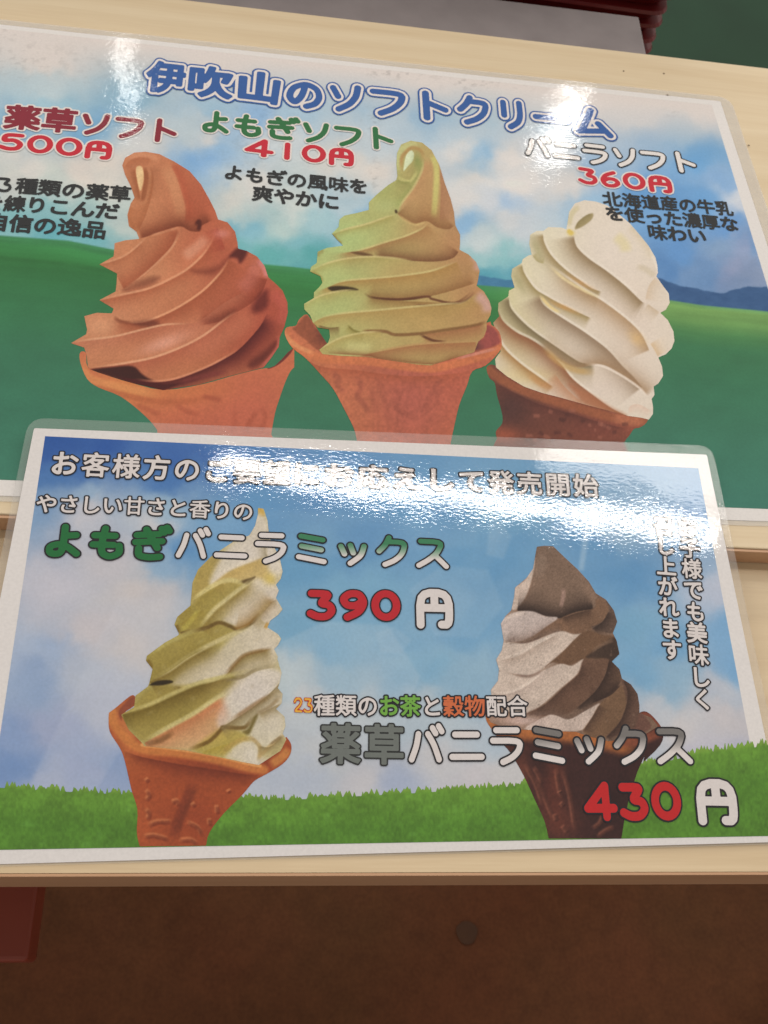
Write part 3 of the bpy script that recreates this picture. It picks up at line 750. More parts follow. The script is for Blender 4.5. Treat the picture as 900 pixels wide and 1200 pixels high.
# ridges
hi = (220, 156, 116)
p.shade(A([(170,632),(300,590),(420,490)]), 9, (180, 106, 70), .65, True, (0, .3)); p.line(A([(170,630),(300,584),(415,488)]), .6, hi, .8, soft=1.6)
p.shade(A([(592,436),(560,530),(480,620),(380,710),(288,762)]), 17, (166, 84, 54), .85, True, (.1, .02)); p.line(A([(590,436),(555,530),(475,618),(375,706),(295,758)]), .8, hi, .8, soft=1.8)
p.poly(A([(290,765),(360,725),(440,700),(480,700),(460,730),(400,765),(330,778)]), (100, 50, 36), .7, 5)
p.shade(A([(250,783),(430,760),(560,700),(640,650),(720,570),(775,480),(775,440)]), 10, (214, 130, 92), .6, False)
p.line(A([(600,600),(680,540),(740,480)]), 3, (222, 160, 130), .6, soft=9)
p.shade(A([(170,822),(300,790),(430,760),(560,700),(640,650),(720,575),(785,475)]), 11, (176, 92, 60), .7, True, (0, .1)); p.line(A([(170,820),(300,788),(430,757),(560,697),(640,647),(720,568),(780,470)]), .8, (226, 158, 118), .8, soft=1.8)
p.poly(A([(655,665),(720,660),(790,640),(850,590),(820,640),(770,680),(700,680)]), (118, 52, 38), .6, 6)
p.poly(A([(850,590),(893,545),(945,558),(930,600),(905,625),(890,600)]), (92, 36, 34), .85, 3)
p.shade(A([(785,430),(810,500),(830,560)]), 14, (172, 74, 56), .6, True)
p.blob(*A([(810,470)])[0], 9, 5, (222, 140, 128), .7)
p.shade(A([(230,905),(330,942),(420,930),(560,870),(700,780),(800,680),(850,600)]), 15, (170, 88, 58), .85, True, (.1, .02)); p.line(A([(330,940),(420,928),(560,868),(700,778),(800,678),(850,600)]), .8, (228, 160, 118), .85, soft=1.8)
p.poly(A([(335,942),(400,930),(450,925),(480,945),(430,960),(370,955)]), (106, 52, 40), .65, 4)
p.line(A([(240,905),(270,930),(340,942)]), 1, (140, 76, 52), .7, soft=3)
p.line(A([(960,610),(985,640),(975,700),(900,780)]), 4, (206, 120, 104), .6, soft=12)
p.line(A([(1000,600),(1035,650),(1052,710)]), 2, (222, 140, 140), .7, soft=5)
p.shade(A([(1052,700),(1020,780),(960,840),(860,900),(790,935),(690,955)]), 14, (150, 68, 48), .8, True, (.05, .1))
p.poly(A([(700,930),(780,900),(880,870),(830,925),(760,945)]), (112, 50, 36), .6, 5)
p.poly(A([(1048,765),(1056,810),(1045,860),(990,890),(965,870),(1000,800)]), (104, 40, 36), .75, 5)
p.shade(A([(20,1047),(100,1032),(250,1012),(400,975),(520,950),(640,945),(700,925),(830,830),(960,760)]), 12, (190, 112, 84), .6, True, (0, .1)); p.line(A([(20,1046),(100,1030),(250,1010),(400,973),(520,948),(640,945)]), .7, (226, 168, 130), .8, soft=1.6)
p.blob(*A([(500,1050)])[0], 28, 8, (226, 162, 140), .7, -.35); p.blob(*A([(170,960)])[0], 20, 12, (218, 156, 116), .6)
p.shade(A([(110,1182),(300,1155),(450,1125),(600,1070),(720,1005),(850,905),(900,880)]), 16, (182, 98, 72), .8, True, (0, .02)); p.line(A([(110,1180),(300,1152),(450,1122),(600,1066),(720,1002),(850,902),(900,876)]), .8, (228, 166, 128), .85, soft=1.8)
p.poly(A([(118,1188),(240,1172),(340,1168),(390,1210),(440,1240),(520,1262),(690,1235),(560,1275),(480,1294),(330,1256),(200,1216)]), (70, 34, 32), .92, 2)
p.line(A([(600,1120),(760,1050),(900,960),(1000,870)]), 3, (200, 118, 88), .5, soft=16)
p.shade(A([(340,1235),(450,1250),(560,1238),(700,1188),(800,1140),(900,1080),(1010,960),(1050,880)]), 15, (96, 36, 38), .92, True, (0, .1)); p.line(A([(350,1235),(450,1247),(560,1235),(700,1185),(800,1137),(900,1077)]), .8, (218, 144, 108), .8, soft=1.8)
p.line(A([(560,1270),(700,1225),(850,1195)]), 2, (134, 62, 58), .7, soft=4)
p.poly(A([(960,1140),(1030,1090),(1100,1030),(1090,1080),(1030,1150),(980,1180),(950,1170)]), (92, 38, 36), .65, 5)
p.line(A([(1100,1000),(1110,1060),(1060,1130),(1010,1180)]), 1.2, (206, 104, 92), .7, soft=3)
p.line(A([(1060,770),(1120,820),(1140,880),(1110,960)]), 3, (202, 96, 84), .5, soft=9)
cone_o.grain(.10); p.grain(.10, .7)
o = cone_o.build('cone_picture', A3, ZP+LAY, M_PRINT_A3, menu, con=1.04, sat=.84); o['label'] = 'orange wafer cone under the red brown swirl'
o2 = p.build('swirl_picture', A3, ZP+2*LAY, M_PRINT_A3, menu, sat=.86, con=1.2, piv=150); o2['label'] = 'red brown herb soft serve swirl'
off(o, menu); off(o2, menu)

# ---- green-tan mugwort cone
E_ = frame(330, 160); G = frame(330, 320); H = frame(400, 320); Ff = frame(400, 160)
q = Paint(328, 300, 592, 545)
q.sil(catmull(G([(130,220),(90,250),(75,280),(25,290),(18,330),(55,395),(125,450),(200,530),(270,610),(330,720),(380,820),(400,900),(420,990)])+H([(560,990),(575,900),(590,830),(620,700),(660,600),(690,520),(760,490),(830,420),(845,370),(830,310),(790,275),(765,265)])+G([(880,380),(600,420),(300,420),(165,260)]), 3, True), (206, 104, 68))
for b in [(370,430,40,60,(212,118,70),.6),(480,470,55,60,(186,88,74),.75),(540,450,30,50,(196,88,68),.5),(420,480,30,40,(206,112,72),.6),(460,400,80,10,(220,114,62),.5)]: q.blob(*b)
q.poly(G([(130,225),(165,265),(190,300),(255,310),(250,370),(200,412),(120,350),(60,300),(75,283)]), (160, 80, 50), .95, 1.5)
q.blob(*G([(225,330)])[0], 10, 10, (110, 50, 38), .8)
q.poly(H([(765,280),(815,305),(832,380),(740,405),(690,400),(680,370),(750,345)]), (166, 72, 66), .95, 1.5); q.blob(*H([(700,390)])[0], 9, 6, (90, 50, 46), .8)
q.line(G([(22,300),(30,350),(90,400),(200,450),(330,460),(480,470)])+H([(300,490),(470,505),(600,480),(740,440),(835,400)]), 6, (222, 118, 66), .8, (0, 0), 4)
q.line(G([(20,300),(28,340),(85,390),(180,430)]), 2, (236, 150, 92), .7, soft=3); q.line(H([(600,455),(720,425),(830,398)]), 1.4, (226, 138, 116), .8, soft=2)
q.shade(G([(60,400),(140,465),(230,500),(400,515),(500,530)])+H([(330,545),(470,545),(620,530),(700,515)]), 9, (178, 82, 50), .7, True)
for pts, o_ in [([(390,540),(420,600),(400,650),(440,700),(470,760)], .5), ([(470,600),(490,700),(510,760)], .35), ([(260,520),(300,560),(290,590),(340,640)], .4), ([(850,540),(800,620),(760,700),(740,760)], .45), ([(860,600),(820,650),(830,720)], .4), ([(560,600),(620,640),(600,700),(650,760)], .4), ([(620,720),(680,760),(720,750)], .4), ([(500,540),(540,650),(560,800)], .3)]:
    q.line(G(pts), 1.5, (160, 76, 58), o_, soft=5)
p = Paint(350, 165, 580, 440)
p.sil(E_([(610,210),(605,150),(608,90),(630,45),(680,25),(740,35),(790,75),(830,150),(860,250),(890,330),(908,400),(915,470)])+Ff([(625,520),(625,570),(622,600),(670,625),(710,665),(728,710),(720,760),(712,790),(750,820),(780,870),(791,910)])+H([(785,225),(765,260),(765,300),(750,340),(720,365),(700,420),(600,450),(470,490),(400,485),(300,470),(130,445),(0,440)])+G([(320,440),(215,430),(198,408),(245,370),(255,340),(250,300),(190,290),(165,265),(150,225),(120,195),(118,165),(170,135),(170,105),(200,75)])+E_([(215,775),(205,740),(150,715),(155,690),(185,670),(190,610),(240,590),(300,582),(325,578),(290,545),(265,515),(300,480),(305,440),(330,420),(400,405),(460,390),(460,350),(500,310),(560,260),(605,232)]), (192, 168, 104))
for b in [(400,280,50,40,(184,194,122),.95),(385,350,55,60,(184,190,118),.95),(450,210,26,50,(178,178,104),.8),(500,240,26,60,(200,150,96),.9),(540,290,40,40,(196,136,90),.9),(560,350,45,50,(196,134,90),.9),(500,380,60,40,(200,150,92),.6),(530,215,12,60,(192,132,94),.8),(480,320,40,20,(198,158,98),.6)]: p.blob(*b)
# tip
p.poly(E_([(680,75),(697,92),(692,130),(665,160),(642,185),(650,125),(660,95)]), (222, 220, 178))
p.line(E_([(612,200),(612,130),(635,70),(690,45),(740,60)]), 3, (206, 198, 134), .7, soft=5)
p.line(E_([(632,190),(632,120),(655,85),(690,62),(735,80),(748,130)]), 1.2, (190, 140, 84), .8, soft=3)
p.shade(E_([(750,110),(744,180),(700,270),(640,350),(605,410)]), 11, (160, 162, 90), .8, True)
p.shade(E_([(750,110),(744,180),(700,270),(640,350),(605,410)]), 20, (204, 148, 98), .9, False)
p.line(E_([(745,110),(740,180),(697,268),(640,345),(607,400)]), .8, (214, 182, 120), .8, soft=2)
p.line(E_([(610,215),(640,232),(680,235),(720,180)]), 1.2, (206, 190, 116), .8, soft=2.5); p.shade(E_([(605,228),(640,240),(680,240)]), 5, (146, 142, 76), .6, True)
p.blob(*E_([(715,130)])[0], 5, 9, (146, 152, 84), .7)
p.line(E_([(790,90),(815,170),(812,300),(800,440)]), 2.5, (212, 196, 112), .85, (.1, .1), 4)
p.shade(E_([(830,160),(838,300),(830,470)]), 18, (186, 122, 88), .7, False)
p.blob(*E_([(545,370)])[0], 18, 9, (196, 196, 128), .5)
p.shade(E_([(603,402),(640,438),(700,465),(765,450),(820,482),(880,492),(912,470)]), 12, (156, 102, 62), .85, False, (.05, .05))
p.line(E_([(610,412),(650,442),(705,468),(765,452)]), .8, (216, 176, 112), .7, soft=2); p.line(E_([(602,395),(604,402)]), 1.5, (80, 56, 36), .8, (0, 0), 1.5)
# folds
lo, hi = (168, 120, 68), (216, 190, 124)
def rid(pts, w=9, col=lo, op=.7, tp=(0, .1), h=hi, hw=.7):
    p.shade(pts, w, col, op, True, tp); p.line([(x, y-.8) for x, y in pts], hw, h, .75, soft=1.6)
rid(E_([(268,517),(350,492),(450,467),(550,432),(605,416)]), 5, (176, 150, 80), .6)
rid(E_([(358,612),(430,600),(550,562),(650,532),(740,492),(772,462)]), 12, (178, 124, 76), .85, (0, .05))
p.line(E_([(265,516),(290,548),(320,572)]), 1.2, (160, 132, 66), .7, soft=3)
p.poly(E_([(365,614),(420,612),(480,628),(470,636),(420,630)]), (110, 72, 44), .8, 1.5)
p.shade(E_([(480,636),(620,648),(700,660),(820,662),(900,645),(935,608)]), 9, (134, 82, 52), .85, False, (.1, .02))
rid(E_([(152,715),(220,682),(330,652),(480,640),(620,650),(700,662)]), 6, (184, 160, 88), .55, (0, .4))
p.line(E_([(152,712),(200,742),(215,775)]), 1.2, (166, 140, 72), .6, soft=3); p.line(E_([(190,640),(195,620),(225,600)]), 1.2, (160, 140, 80), .6, soft=3)
rid(E_([(245,797),(330,767),(500,752),(650,737),(800,712),(930,662)]), 13, (184, 134, 74), .85, (0, .02))
p.poly(E_([(244,800),(290,791),(360,796),(405,811),(340,818),(270,819)]), (72, 52, 30), .92, 1.3)
p.shade(E_([(430,826),(480,850),(620,862),(760,850),(900,815),(1025,775)]), 10, (150, 98, 56), .7, False, (.1, .05)); p.line(E_([(430,826),(480,852),(620,863),(760,852)]), 1, (112, 70, 40), .85, soft=1.5)
p.line(Ff([(130,852),(300,862),(450,847),(480,860),(600,880),(690,820)]), 1, (116, 66, 44), .8, soft=1.8)
p.line(E_([(1000,620),(1040,660),(1030,720)]), 3, (216, 160, 150), .7, soft=8)
rid(G([(118,172),(200,128),(300,102),(400,95)]), 5, (186, 170, 96), .55)
p.shade(G([(450,115),(490,140),(620,150),(750,155),(890,165)]), 8, (156, 108, 60), .7, True, (.1, .1)); p.line(H([(380,170),(500,175),(640,155),(705,100)]), 1, (120, 70, 48), .8, soft=1.8)
rid(G([(163,268),(220,237),(330,217),(500,202),(700,183),(890,167)])+H([(640,160),(715,110)]), 14, (188, 146, 84), .85, (0, .02))
p.line(H([(705,110),(760,160),(775,220)]), 3, (218, 166, 158), .7, soft=9)
p.shade(G([(190,275),(250,290),(310,285)]), 7, (120, 84, 50), .7, True)
p.shade(G([(350,278),(385,308),(440,322)]), 6, (156, 132, 66), .7, True); p.line(G([(345,275),(380,305),(430,320)]), .8, (140, 122, 60), .7, soft=1.8)
p.line(G([(420,310),(540,310),(600,328),(730,322),(850,305)])+H([(700,280),(765,258)]), 1.2, (140, 92, 54), .8, (.05, .05), 2.5)
p.shade(H([(410,325),(500,318),(700,285),(765,262)]), 14, (172, 104, 68), .7, True)
p.line(H([(410,325),(460,350),(500,362),(560,368)]), 1, (112, 64, 42), .85, soft=2)
rid(G([(200,408),(300,352),(420,322),(540,314)]), 7, (190, 158, 90), .7); p.line(G([(330,395),(450,400),(480,410)]), 3, (212, 196, 128), .6, soft=9)
rid(G([(452,430),(560,407),(700,383),(850,372)])+H([(560,372),(715,366)]), 14, (178, 112, 72), .8, (0, .02), (200, 150, 96))
p.shade(G([(200,425),(450,440)])+H([(200,455),(470,485),(600,450),(700,425)]), 4, (140, 76, 48), .6, False)
q.grain(.16, .35); p.grain(.08, .7)
o = q.build('cone_picture', A3, ZP+3*LAY, M_PRINT_A3, menu, con=1.04, sat=.84); o['label'] = 'orange flared wafer cone under the green tan swirl'
p.C = p.C*np.array([.965, 1.0, 1.03])+np.array([0, 4, 4.]); o2 = p.build('swirl_picture', A3, ZP+4*LAY, M_PRINT_A3, menu, sat=.88, con=1.22, piv=165); o2['label'] = 'green tan mugwort soft serve swirl'
off(o, menu); off(o2, menu)

# ---- vanilla cone
I_ = frame(560, 220); J = frame(600, 220); Kf = frame(560, 330); Lf = frame(600, 330)
q = Paint(565, 410, 770, 545)
q.sil(catmull(Kf([(45,455),(80,440),(150,480),(240,540),(340,575),(430,600),(560,640),(700,685),(790,695),(892,705),(888,745),(855,770),(822,778),(800,810),(770,850),(740,930),(120,930),(100,830),(95,790),(128,748),(125,690),(100,600),(88,535),(60,510)]), 3, True), (128, 66, 48))
for b in [(600,480,30,30,(80,48,46),.85),(590,510,20,10,(176,84,56),.9),(700,500,40,20,(150,72,56),.7),(740,500,20,12,(166,82,58),.8),(650,490,40,20,(118,62,50),.6)]: q.blob(*b)
q.line(Kf([(50,465),(100,500),(200,560),(340,612),(500,660),(700,715),(880,735)]), 5, (172, 92, 54), .8, (0, 0), 6); q.line(Kf([(700,715),(800,735),(885,735)]), 5, (196, 110, 74), .8, soft=6)
q.shade(Kf([(60,520),(140,560),(300,640),(500,700),(700,760),(820,775)]), 7, (92, 44, 38), .6, True)
for i in range(26):
    x, y = RNG.uniform(200, 760), RNG.uniform(660, 860); q.line(Kf([(x, y), (x+RNG.uniform(10, 50), y+RNG.uniform(-12, 22))]), 1.2, (176, 100, 78) if i % 2 else (90, 44, 38), .5, soft=3)
p = Paint(572, 230, 792, 495)
p.sil(I_([(470,200),(480,130),(510,85),(560,68),(620,75),(680,95),(740,140),(800,190),(860,260),(900,310),(935,370),(945,410),(948,450),(940,470),(975,520),(1005,560),(1010,610),(990,645),(960,662),(1000,700),(1030,760),(1035,810),(1020,850),(990,880),(950,897),(970,945),(975,995),(950,1035),(925,1050),(930,1095),(915,1115),(922,1155),(922,1195),(900,1225),(860,1215),(790,1205),(580,1150),(420,1105),(340,1085),(240,1050),(150,995),(95,950),(90,905),(120,865),(100,790),(80,715),(112,680),(105,650),(108,610),(160,575),(163,545),(193,530),(175,470),(180,430),(230,400),(235,380),(265,360),(283,355),(270,300),(275,250),(310,230),(345,230),(370,210),(440,212),(465,222)]), (226, 214, 198))
for b in [(630,260,40,25,(232,224,200),.8),(600,330,30,60,(222,212,170),.8),(640,300,40,40,(228,220,192),.7),(720,300,40,50,(232,220,208),.7),(740,380,40,60,(230,214,200),.8),(700,450,60,30,(228,212,200),.7),(610,400,30,40,(218,206,160),.7),(620,440,50,12,(226,208,160),.8),(585,350,15,40,(206,198,146),.6)]: p.blob(*b)
p.poly(I_([(512,222),(525,185),(570,148),(605,138),(602,165),(565,198)]), (176, 160, 118), 1, 1.2); p.shade(I_([(512,222),(525,185),(570,148),(605,138)]), 4, (140, 126, 84), .6, True)
p.line(I_([(475,215),(495,140),(540,95)]), 2, (208, 196, 150), .6, soft=4); p.line(I_([(490,240),(480,232)]), 2, (224, 196, 96), .9, (0, 0), 3); p.blob(*I_([(490,243)])[0], 4, 3, (226, 200, 110), .9)
p.line(I_([(720,250),(770,300),(780,350)]), 3, (228, 214, 160), .6, soft=9)
p.shade(I_([(800,190),(860,260),(900,310),(938,380)]), 6, (214, 196, 160), .5, True)
p.line(I_([(830,420),(880,430),(940,475)]), 1.5, (210, 196, 170), .6, soft=5)
D = (150, 124, 88)
def cre(pts, w, col=D, op=.85, tp=(.05, .05)):
    p.shade(pts, w, col, op, True, tp, 1.1); p.line([(x+.5, y-1.2) for x, y in pts], .8, (240, 230, 216), .6, soft=2)
cre(I_([(505,248),(520,310),(580,372),(680,442),(780,522),(860,600),(885,612)]), 15)
cre(I_([(343,240),(350,290),(390,362),(460,432),(540,492),(600,532),(655,552)]), 11, (160, 136, 90))
p.line(I_([(450,440),(500,480),(570,520),(640,548)]), 1, (222, 162, 100), .5, (.5, .5), 4)
p.shade(I_([(283,355),(310,390),(350,405)]), 6, (170, 156, 104), .7, False); p.blob(*I_([(310,320)])[0], 5, 14, (178, 172, 128), .6, -.4)
cre(I_([(232,400),(245,452),(300,532),(360,572),(450,622),(600,692)]), 9, (160, 140, 90))
p.line(I_([(355,575),(400,610),(470,640),(560,680)]), 1, (226, 162, 90), .55, (.5, .5), 4)
cre(I_([(360,402),(400,432),(560,542),(660,602),(780,692),(860,772),(905,865)]), 16, (176, 140, 100), .75, (.3, .02)); p.line(I_([(790,740),(830,790),(890,850)]), 1, (232, 192, 130), .6, (.5, .5), 11)
p.line(I_([(375,410),(450,480),(560,545),(650,585)]), .8, (236, 218, 170), .8, soft=2.5)
cre(I_([(163,572),(172,632),(230,702),(300,762),(400,832),(500,900),(550,926),(620,930)]), 13, (132, 116, 84), .9)
p.blob(*I_([(215,500)])[0], 5, 14, (176, 168, 124), .6, -.5)
cre(I_([(318,562),(350,622),(450,692),(560,762),(680,852),(760,940),(820,1000),(868,1060)]), 16, (152, 126, 100), .85, (.05, .02))
p.line(I_([(325,568),(380,630),(440,665)]), .8, (240, 214, 150), .8, soft=2.5)
cre(I_([(108,642),(130,702),(200,762),(280,802),(350,850),(440,935),(500,1010),(600,1090),(700,1162),(785,1205)]), 16, (158, 104, 72), .9, (.05, 0)); 
p.shade(Kf([(300,330),(420,415),(520,455),(650,440),(750,490),(850,560),(900,610)]), 12, (168, 134, 100), .75, False, (.1, .05)); p.line(Kf([(560,440),(650,446),(750,494),(850,562),(900,612)]), .8, (240, 226, 212), .8, soft=2)
p.line(Kf([(340,350),(430,430),(520,470),(620,480)]), 2, (208, 170, 110), .7, soft=5)
cre(Kf([(88,230),(130,340),(220,430),(330,510),(400,562)]), 9, (176, 130, 78), .85); p.line(Kf([(250,480),(330,540),(405,570)]), 1, (206, 150, 96), .6, (.4, .4), 5)
p.shade(Kf([(560,650),(460,560),(400,480)]), 14, (200, 140, 104), .6, False)
p.poly(Kf([(560,650),(520,600),(480,540),(600,600),(700,665),(780,706),(700,690)]), (186, 122, 88), .75, 4)
p.shade(Kf([(790,706),(800,660),(850,650),(920,690)]), 8, (226, 190, 170), .5, True)
p.line(I_([(900,310),(950,440),(1005,560),(1010,610)]), 1, (240, 232, 220), .6, soft=2)
p.shade(I_([(940,470),(900,520),(880,600)]), 9, (212, 184, 150), .5, False)
p.shade(I_([(960,662),(930,640),(890,612)]), 8, (200, 176, 144), .6, False); p.shade(I_([(950,897),(930,860),(905,820)]), 8, (214, 178, 130), .6, True)
q.grain(.14, .5); p.grain(.04, .6)
o = q.build('cone_picture', A3, ZP+LAY, M_PRINT_A3, menu, con=1.04, sat=.84); o['label'] = 'dark brown waffle cone under the vanilla swirl'
o2 = p.build('swirl_picture', A3, ZP+2*LAY, M_PRINT_A3, menu, sat=.9, con=1.18, piv=200); o2['label'] = 'creamy white vanilla soft serve swirl'
off(o, menu); off(o2, menu)

for i, (cx, cy, rr) in enumerate([(778, 86, .0006), (782, 112, .0006), (731, 83, .0005), (877, 171, .0006)]):
    x, y = P(A3, cx, cy); z = BRD_H+(0.0001 if i in (0, 2) else 0.0006)
    me = loft_mesh('speck', [[(x+rr*k*math.cos(a), y+rr*k*math.sin(a)*.8, z+h_) for a in np.linspace(0, 2*math.pi, 9)[:-1]] for k, h_ in ((1, 0), (.6, .0002))])
    if i in (0, 2): off(link('dust_speck', me, M_SPOT, bd), bd)
    else: off(link('dust_speck', me, M_SPOT, menu), menu)
# ---- lettering on the big sheet
ZT = ZP+6*LAY
WH, BK = (232, 224, 220), (42, 44, 46)
def tA(s, ctr, layers, **k):
    o = text('lettering', menu, A3, s, ctr, layers, ZT, M_PRINT_A3, **k); off(o, menu)
BL = (44, 92, 164)
tA('伊吹山のソフトクリーム', [(195,92),(242,97),(306,103),(358,112),(404,115),(455,120),(507,125),(556,130),(600,135),(643,139),(694,144)], [(.152, BL), (.110, WH), (.050, BL)], size=.95, hs=1.08, dense=.0, label='large blue heading with white outline')
RW = [(.098, WH), (.046, (140, 34, 52))]
tA('薬草ソフト', [(27,139),(70,142),(112,146),(152,150),(192,154)], RW, size=1.0, hs=1.02, label='dark red name over the red brown cone')
tA('500円', [(14,167),(47,170),(81,173),(116,176)], [(.115, WH), (.058, (204, 36, 54))], size=1.05, digit_w=1.08, hs=.93, label='red price of 500 yen')
d_ = [(.036, BK)]
kd = dict(size=1.02, hs=1.0)
tA('23種類の薬草', [(-20,215),(5,217),(32,219),(58,221),(86,224),(115,226),(141,228)], d_, digit_w=.9, **kd)
tA('を練りこんだ', [(-8,238),(18,240),(43,241),(70,243),(97,246),(126,248)], d_, **kd)
tA('自信の逸品', [(-3,261),(25,263),(53,265),(82,267),(111,270)], d_, **kd)
tA('よもぎソフト', [(253,144),(290,148),(330,151),(370,156),(408,160),(446,163)], [(.098, WH), (.050, (40, 112, 62))], size=1.0, hs=1.0, label='green name over the green tan cone')
tA('410円', [(304,174),(337,178),(367,181),(400,184)], [(.115, WH), (.058, (204, 36, 54))], size=1.05, digit_w=1.08, hs=.93, label='red price of 410 yen')
tA('よもぎの風味を', [(274,203),(298,206),(323,209),(348,212),(372,214),(397,217),(420,219)], d_, **kd)
tA('爽やかに', [(308,228),(333,231),(358,234),(385,237)], d_, **kd)
tA('バニラソフト', [(630,173),(662,177),(698,181),(732,185),(766,188),(801,191)], [(.088, (40, 42, 48)), (.040, (234, 228, 224))], size=1.0, hs=1.0, label='white name with dark outline over the vanilla cone')
tA('360円', [(688,207),(714,211),(742,213),(773,216)], [(.115, WH), (.058, (204, 36, 54))], size=1.05, digit_w=1.08, hs=.95, label='red price of 360 yen')
tA('北海道産の牛乳', [(717,234),(740,236),(762,238),(784,239),(805,241),(827,243),(848,245)], d_, **kd)
tA('を使った濃厚な', [(720,251),(743,253),(766,255),(788,257),(811,259),(832,261),(854,263)], d_, **kd)
tA('味わい', [(770,273),(793,275),(816,277)], d_, **kd)

# ================================================================== the smaller card bridging board and table
y0c = P(TOP, 450, 1000)[1]
by = (BRD_H+0.0012-0.0006)/(yb-y0c); CB = Plane(0.0006-by*y0c, by)
paperB = quad(CB, [(40, 502), (828, 533), (922, 986.5), (-62, 1014.5)])
card = empty('menu_card', (float(paperB[:, 0].mean()), float(paperB[:, 1].mean()), 0.006))
tag(card, 'smaller laminated card with two mixed soft serve cones, nearest the table edge', 'menu card')
off(link('paper', sheet_mesh('paper', rounded(paperB, 0.0008, 3), CB, 0.0, 0.0002), M_PAPER, card), card)
outB = rounded(grow_quad(paperB, [0.0045, 0.0035, 0.0008, 0.0028]), 0.007, 10)
inB = rounded(grow_quad(paperB, 0.00005), 0.0008, 10)
off(link('laminate_margin', ring_mesh('margin', outB, inB, CB, -0.0001, 0.00025), M_CLEAR, card), card)
prB = quad(CB, [(53, 511.5), (818, 549), (899, 980), (-20, 996.5)])
GX, GY = grid_quad(prB, 560, 330)
px, py = proj(GX, GY, CB.z(GX, GY)+ZP)
skyB = [(60,525,(46,92,172)),(120,525,(52,98,178)),(200,530,(62,108,184)),(300,540,(84,136,198)),(400,560,(96,150,206)),(100,560,(64,112,184)),(200,565,(76,126,194)),(60,560,(70,120,188)),
 (45,600,(130,165,208)),(100,590,(150,180,214)),(100,610,(205,205,218)),(200,600,(150,184,216)),(180,620,(205,206,216)),(250,620,(116,168,216)),(300,610,(104,160,212)),(210,650,(92,148,206)),(235,650,(110,164,214)),
 (60,680,(204,204,220)),(120,660,(208,205,215)),(150,690,(212,206,210)),(100,740,(206,202,212)),(180,700,(208,205,212)),(190,660,(150,184,218)),(150,760,(208,203,208)),(60,760,(168,188,222)),(40,800,(150,174,214)),(100,790,(186,196,218)),(20,860,(138,164,212)),(15,900,(120,152,206)),(70,850,(166,178,214)),(120,830,(184,192,216)),(100,900,(164,178,216)),(130,900,(150,172,214)),(60,915,(172,184,216)),
 (350,660,(112,168,212)),(450,620,(96,152,206)),(500,600,(104,160,210)),(420,700,(120,174,214)),(380,760,(124,176,216)),(350,740,(124,176,214)),(470,760,(126,176,216)),(500,790,(134,182,218)),(330,790,(190,206,218)),(350,830,(202,208,216)),(400,800,(158,192,218)),(430,840,(196,206,216)),(380,880,(200,205,214)),(350,910,(186,196,216)),(420,910,(204,204,214)),(500,850,(186,202,218)),(550,800,(150,188,218)),(550,740,(118,170,214)),(570,650,(106,162,210)),(600,600,(118,170,212)),
 (520,900,(204,205,214)),(570,880,(186,202,220)),(600,920,(206,206,212)),(560,920,(206,204,214)),(470,925,(176,188,216)),(640,910,(206,206,212)),
 (700,640,(104,158,208)),(740,680,(98,154,206)),(740,740,(122,174,214)),(720,620,(140,178,214)),(830,620,(110,158,210)),(838,650,(150,180,216)),(842,700,(186,198,224)),(840,690,(190,200,224)),(850,740,(122,172,220)),(790,760,(116,170,216)),(750,790,(124,176,218)),(860,770,(118,170,220)),(770,830,(196,202,216)),(850,800,(190,198,216)),(800,850,(206,204,212)),(860,840,(208,204,212)),(760,860,(196,202,216)),(820,890,(196,196,216)),(860,880,(196,196,216)),(780,910,(204,204,212)),(800,800,(140,180,214)),(740,880,(186,198,218))]
C = rbf(px, py, skyB, warp=11, sc=0.022)
C = C*np.array([1.0, 1.0, .985])+((fbm(px*.015, py*.02+3, 5)-.5)*26)[..., None]*np.array([1.0, .8, .5])
def pmask(pts, soft=1.5):
    pt = np.array(pts, float); d, _, _ = seg_dist(px, py, pt, True); return np.clip(np.where(inside(px, py, pt), d, -d)/soft+.5, 0, 1)[..., None]
for pts, cc, op in [([(330,752),(380,728),(455,733),(492,792),(472,860),(400,880),(340,850)], (214, 224, 234), .17), ([(480,690),(520,662),(572,668),(590,710),(560,748),(510,745)], (214, 226, 236), .11), ([(440,742),(462,734),(482,750),(470,766),(446,764)], (220, 228, 236), .13),
                    ([(575,600),(600,628),(590,655),(570,650)], (220, 228, 238), .15), ([(330,890),(560,640),(600,600),(560,700),(420,900)], (224, 230, 236), .05), ([(684,620),(678,668),(684,668),(692,618)], (220, 232, 240), .3), ([(170,590),(200,640),(330,655),(560,640),(560,610)], (220, 230, 240), .08), ([(140,700),(30,930),(110,930),(250,700)], (220, 224, 236), .14)]:
    m = pmask(pts, 8 if op < .1 else 4); C = C*(1-m*op)+np.array(cc, float)*m*op
r = march(np.ones(px.shape), GX, GY, ink(C), CB, ZP)
off(link('sky_picture', np_mesh('sky', *r), M_PRINT, card), card)
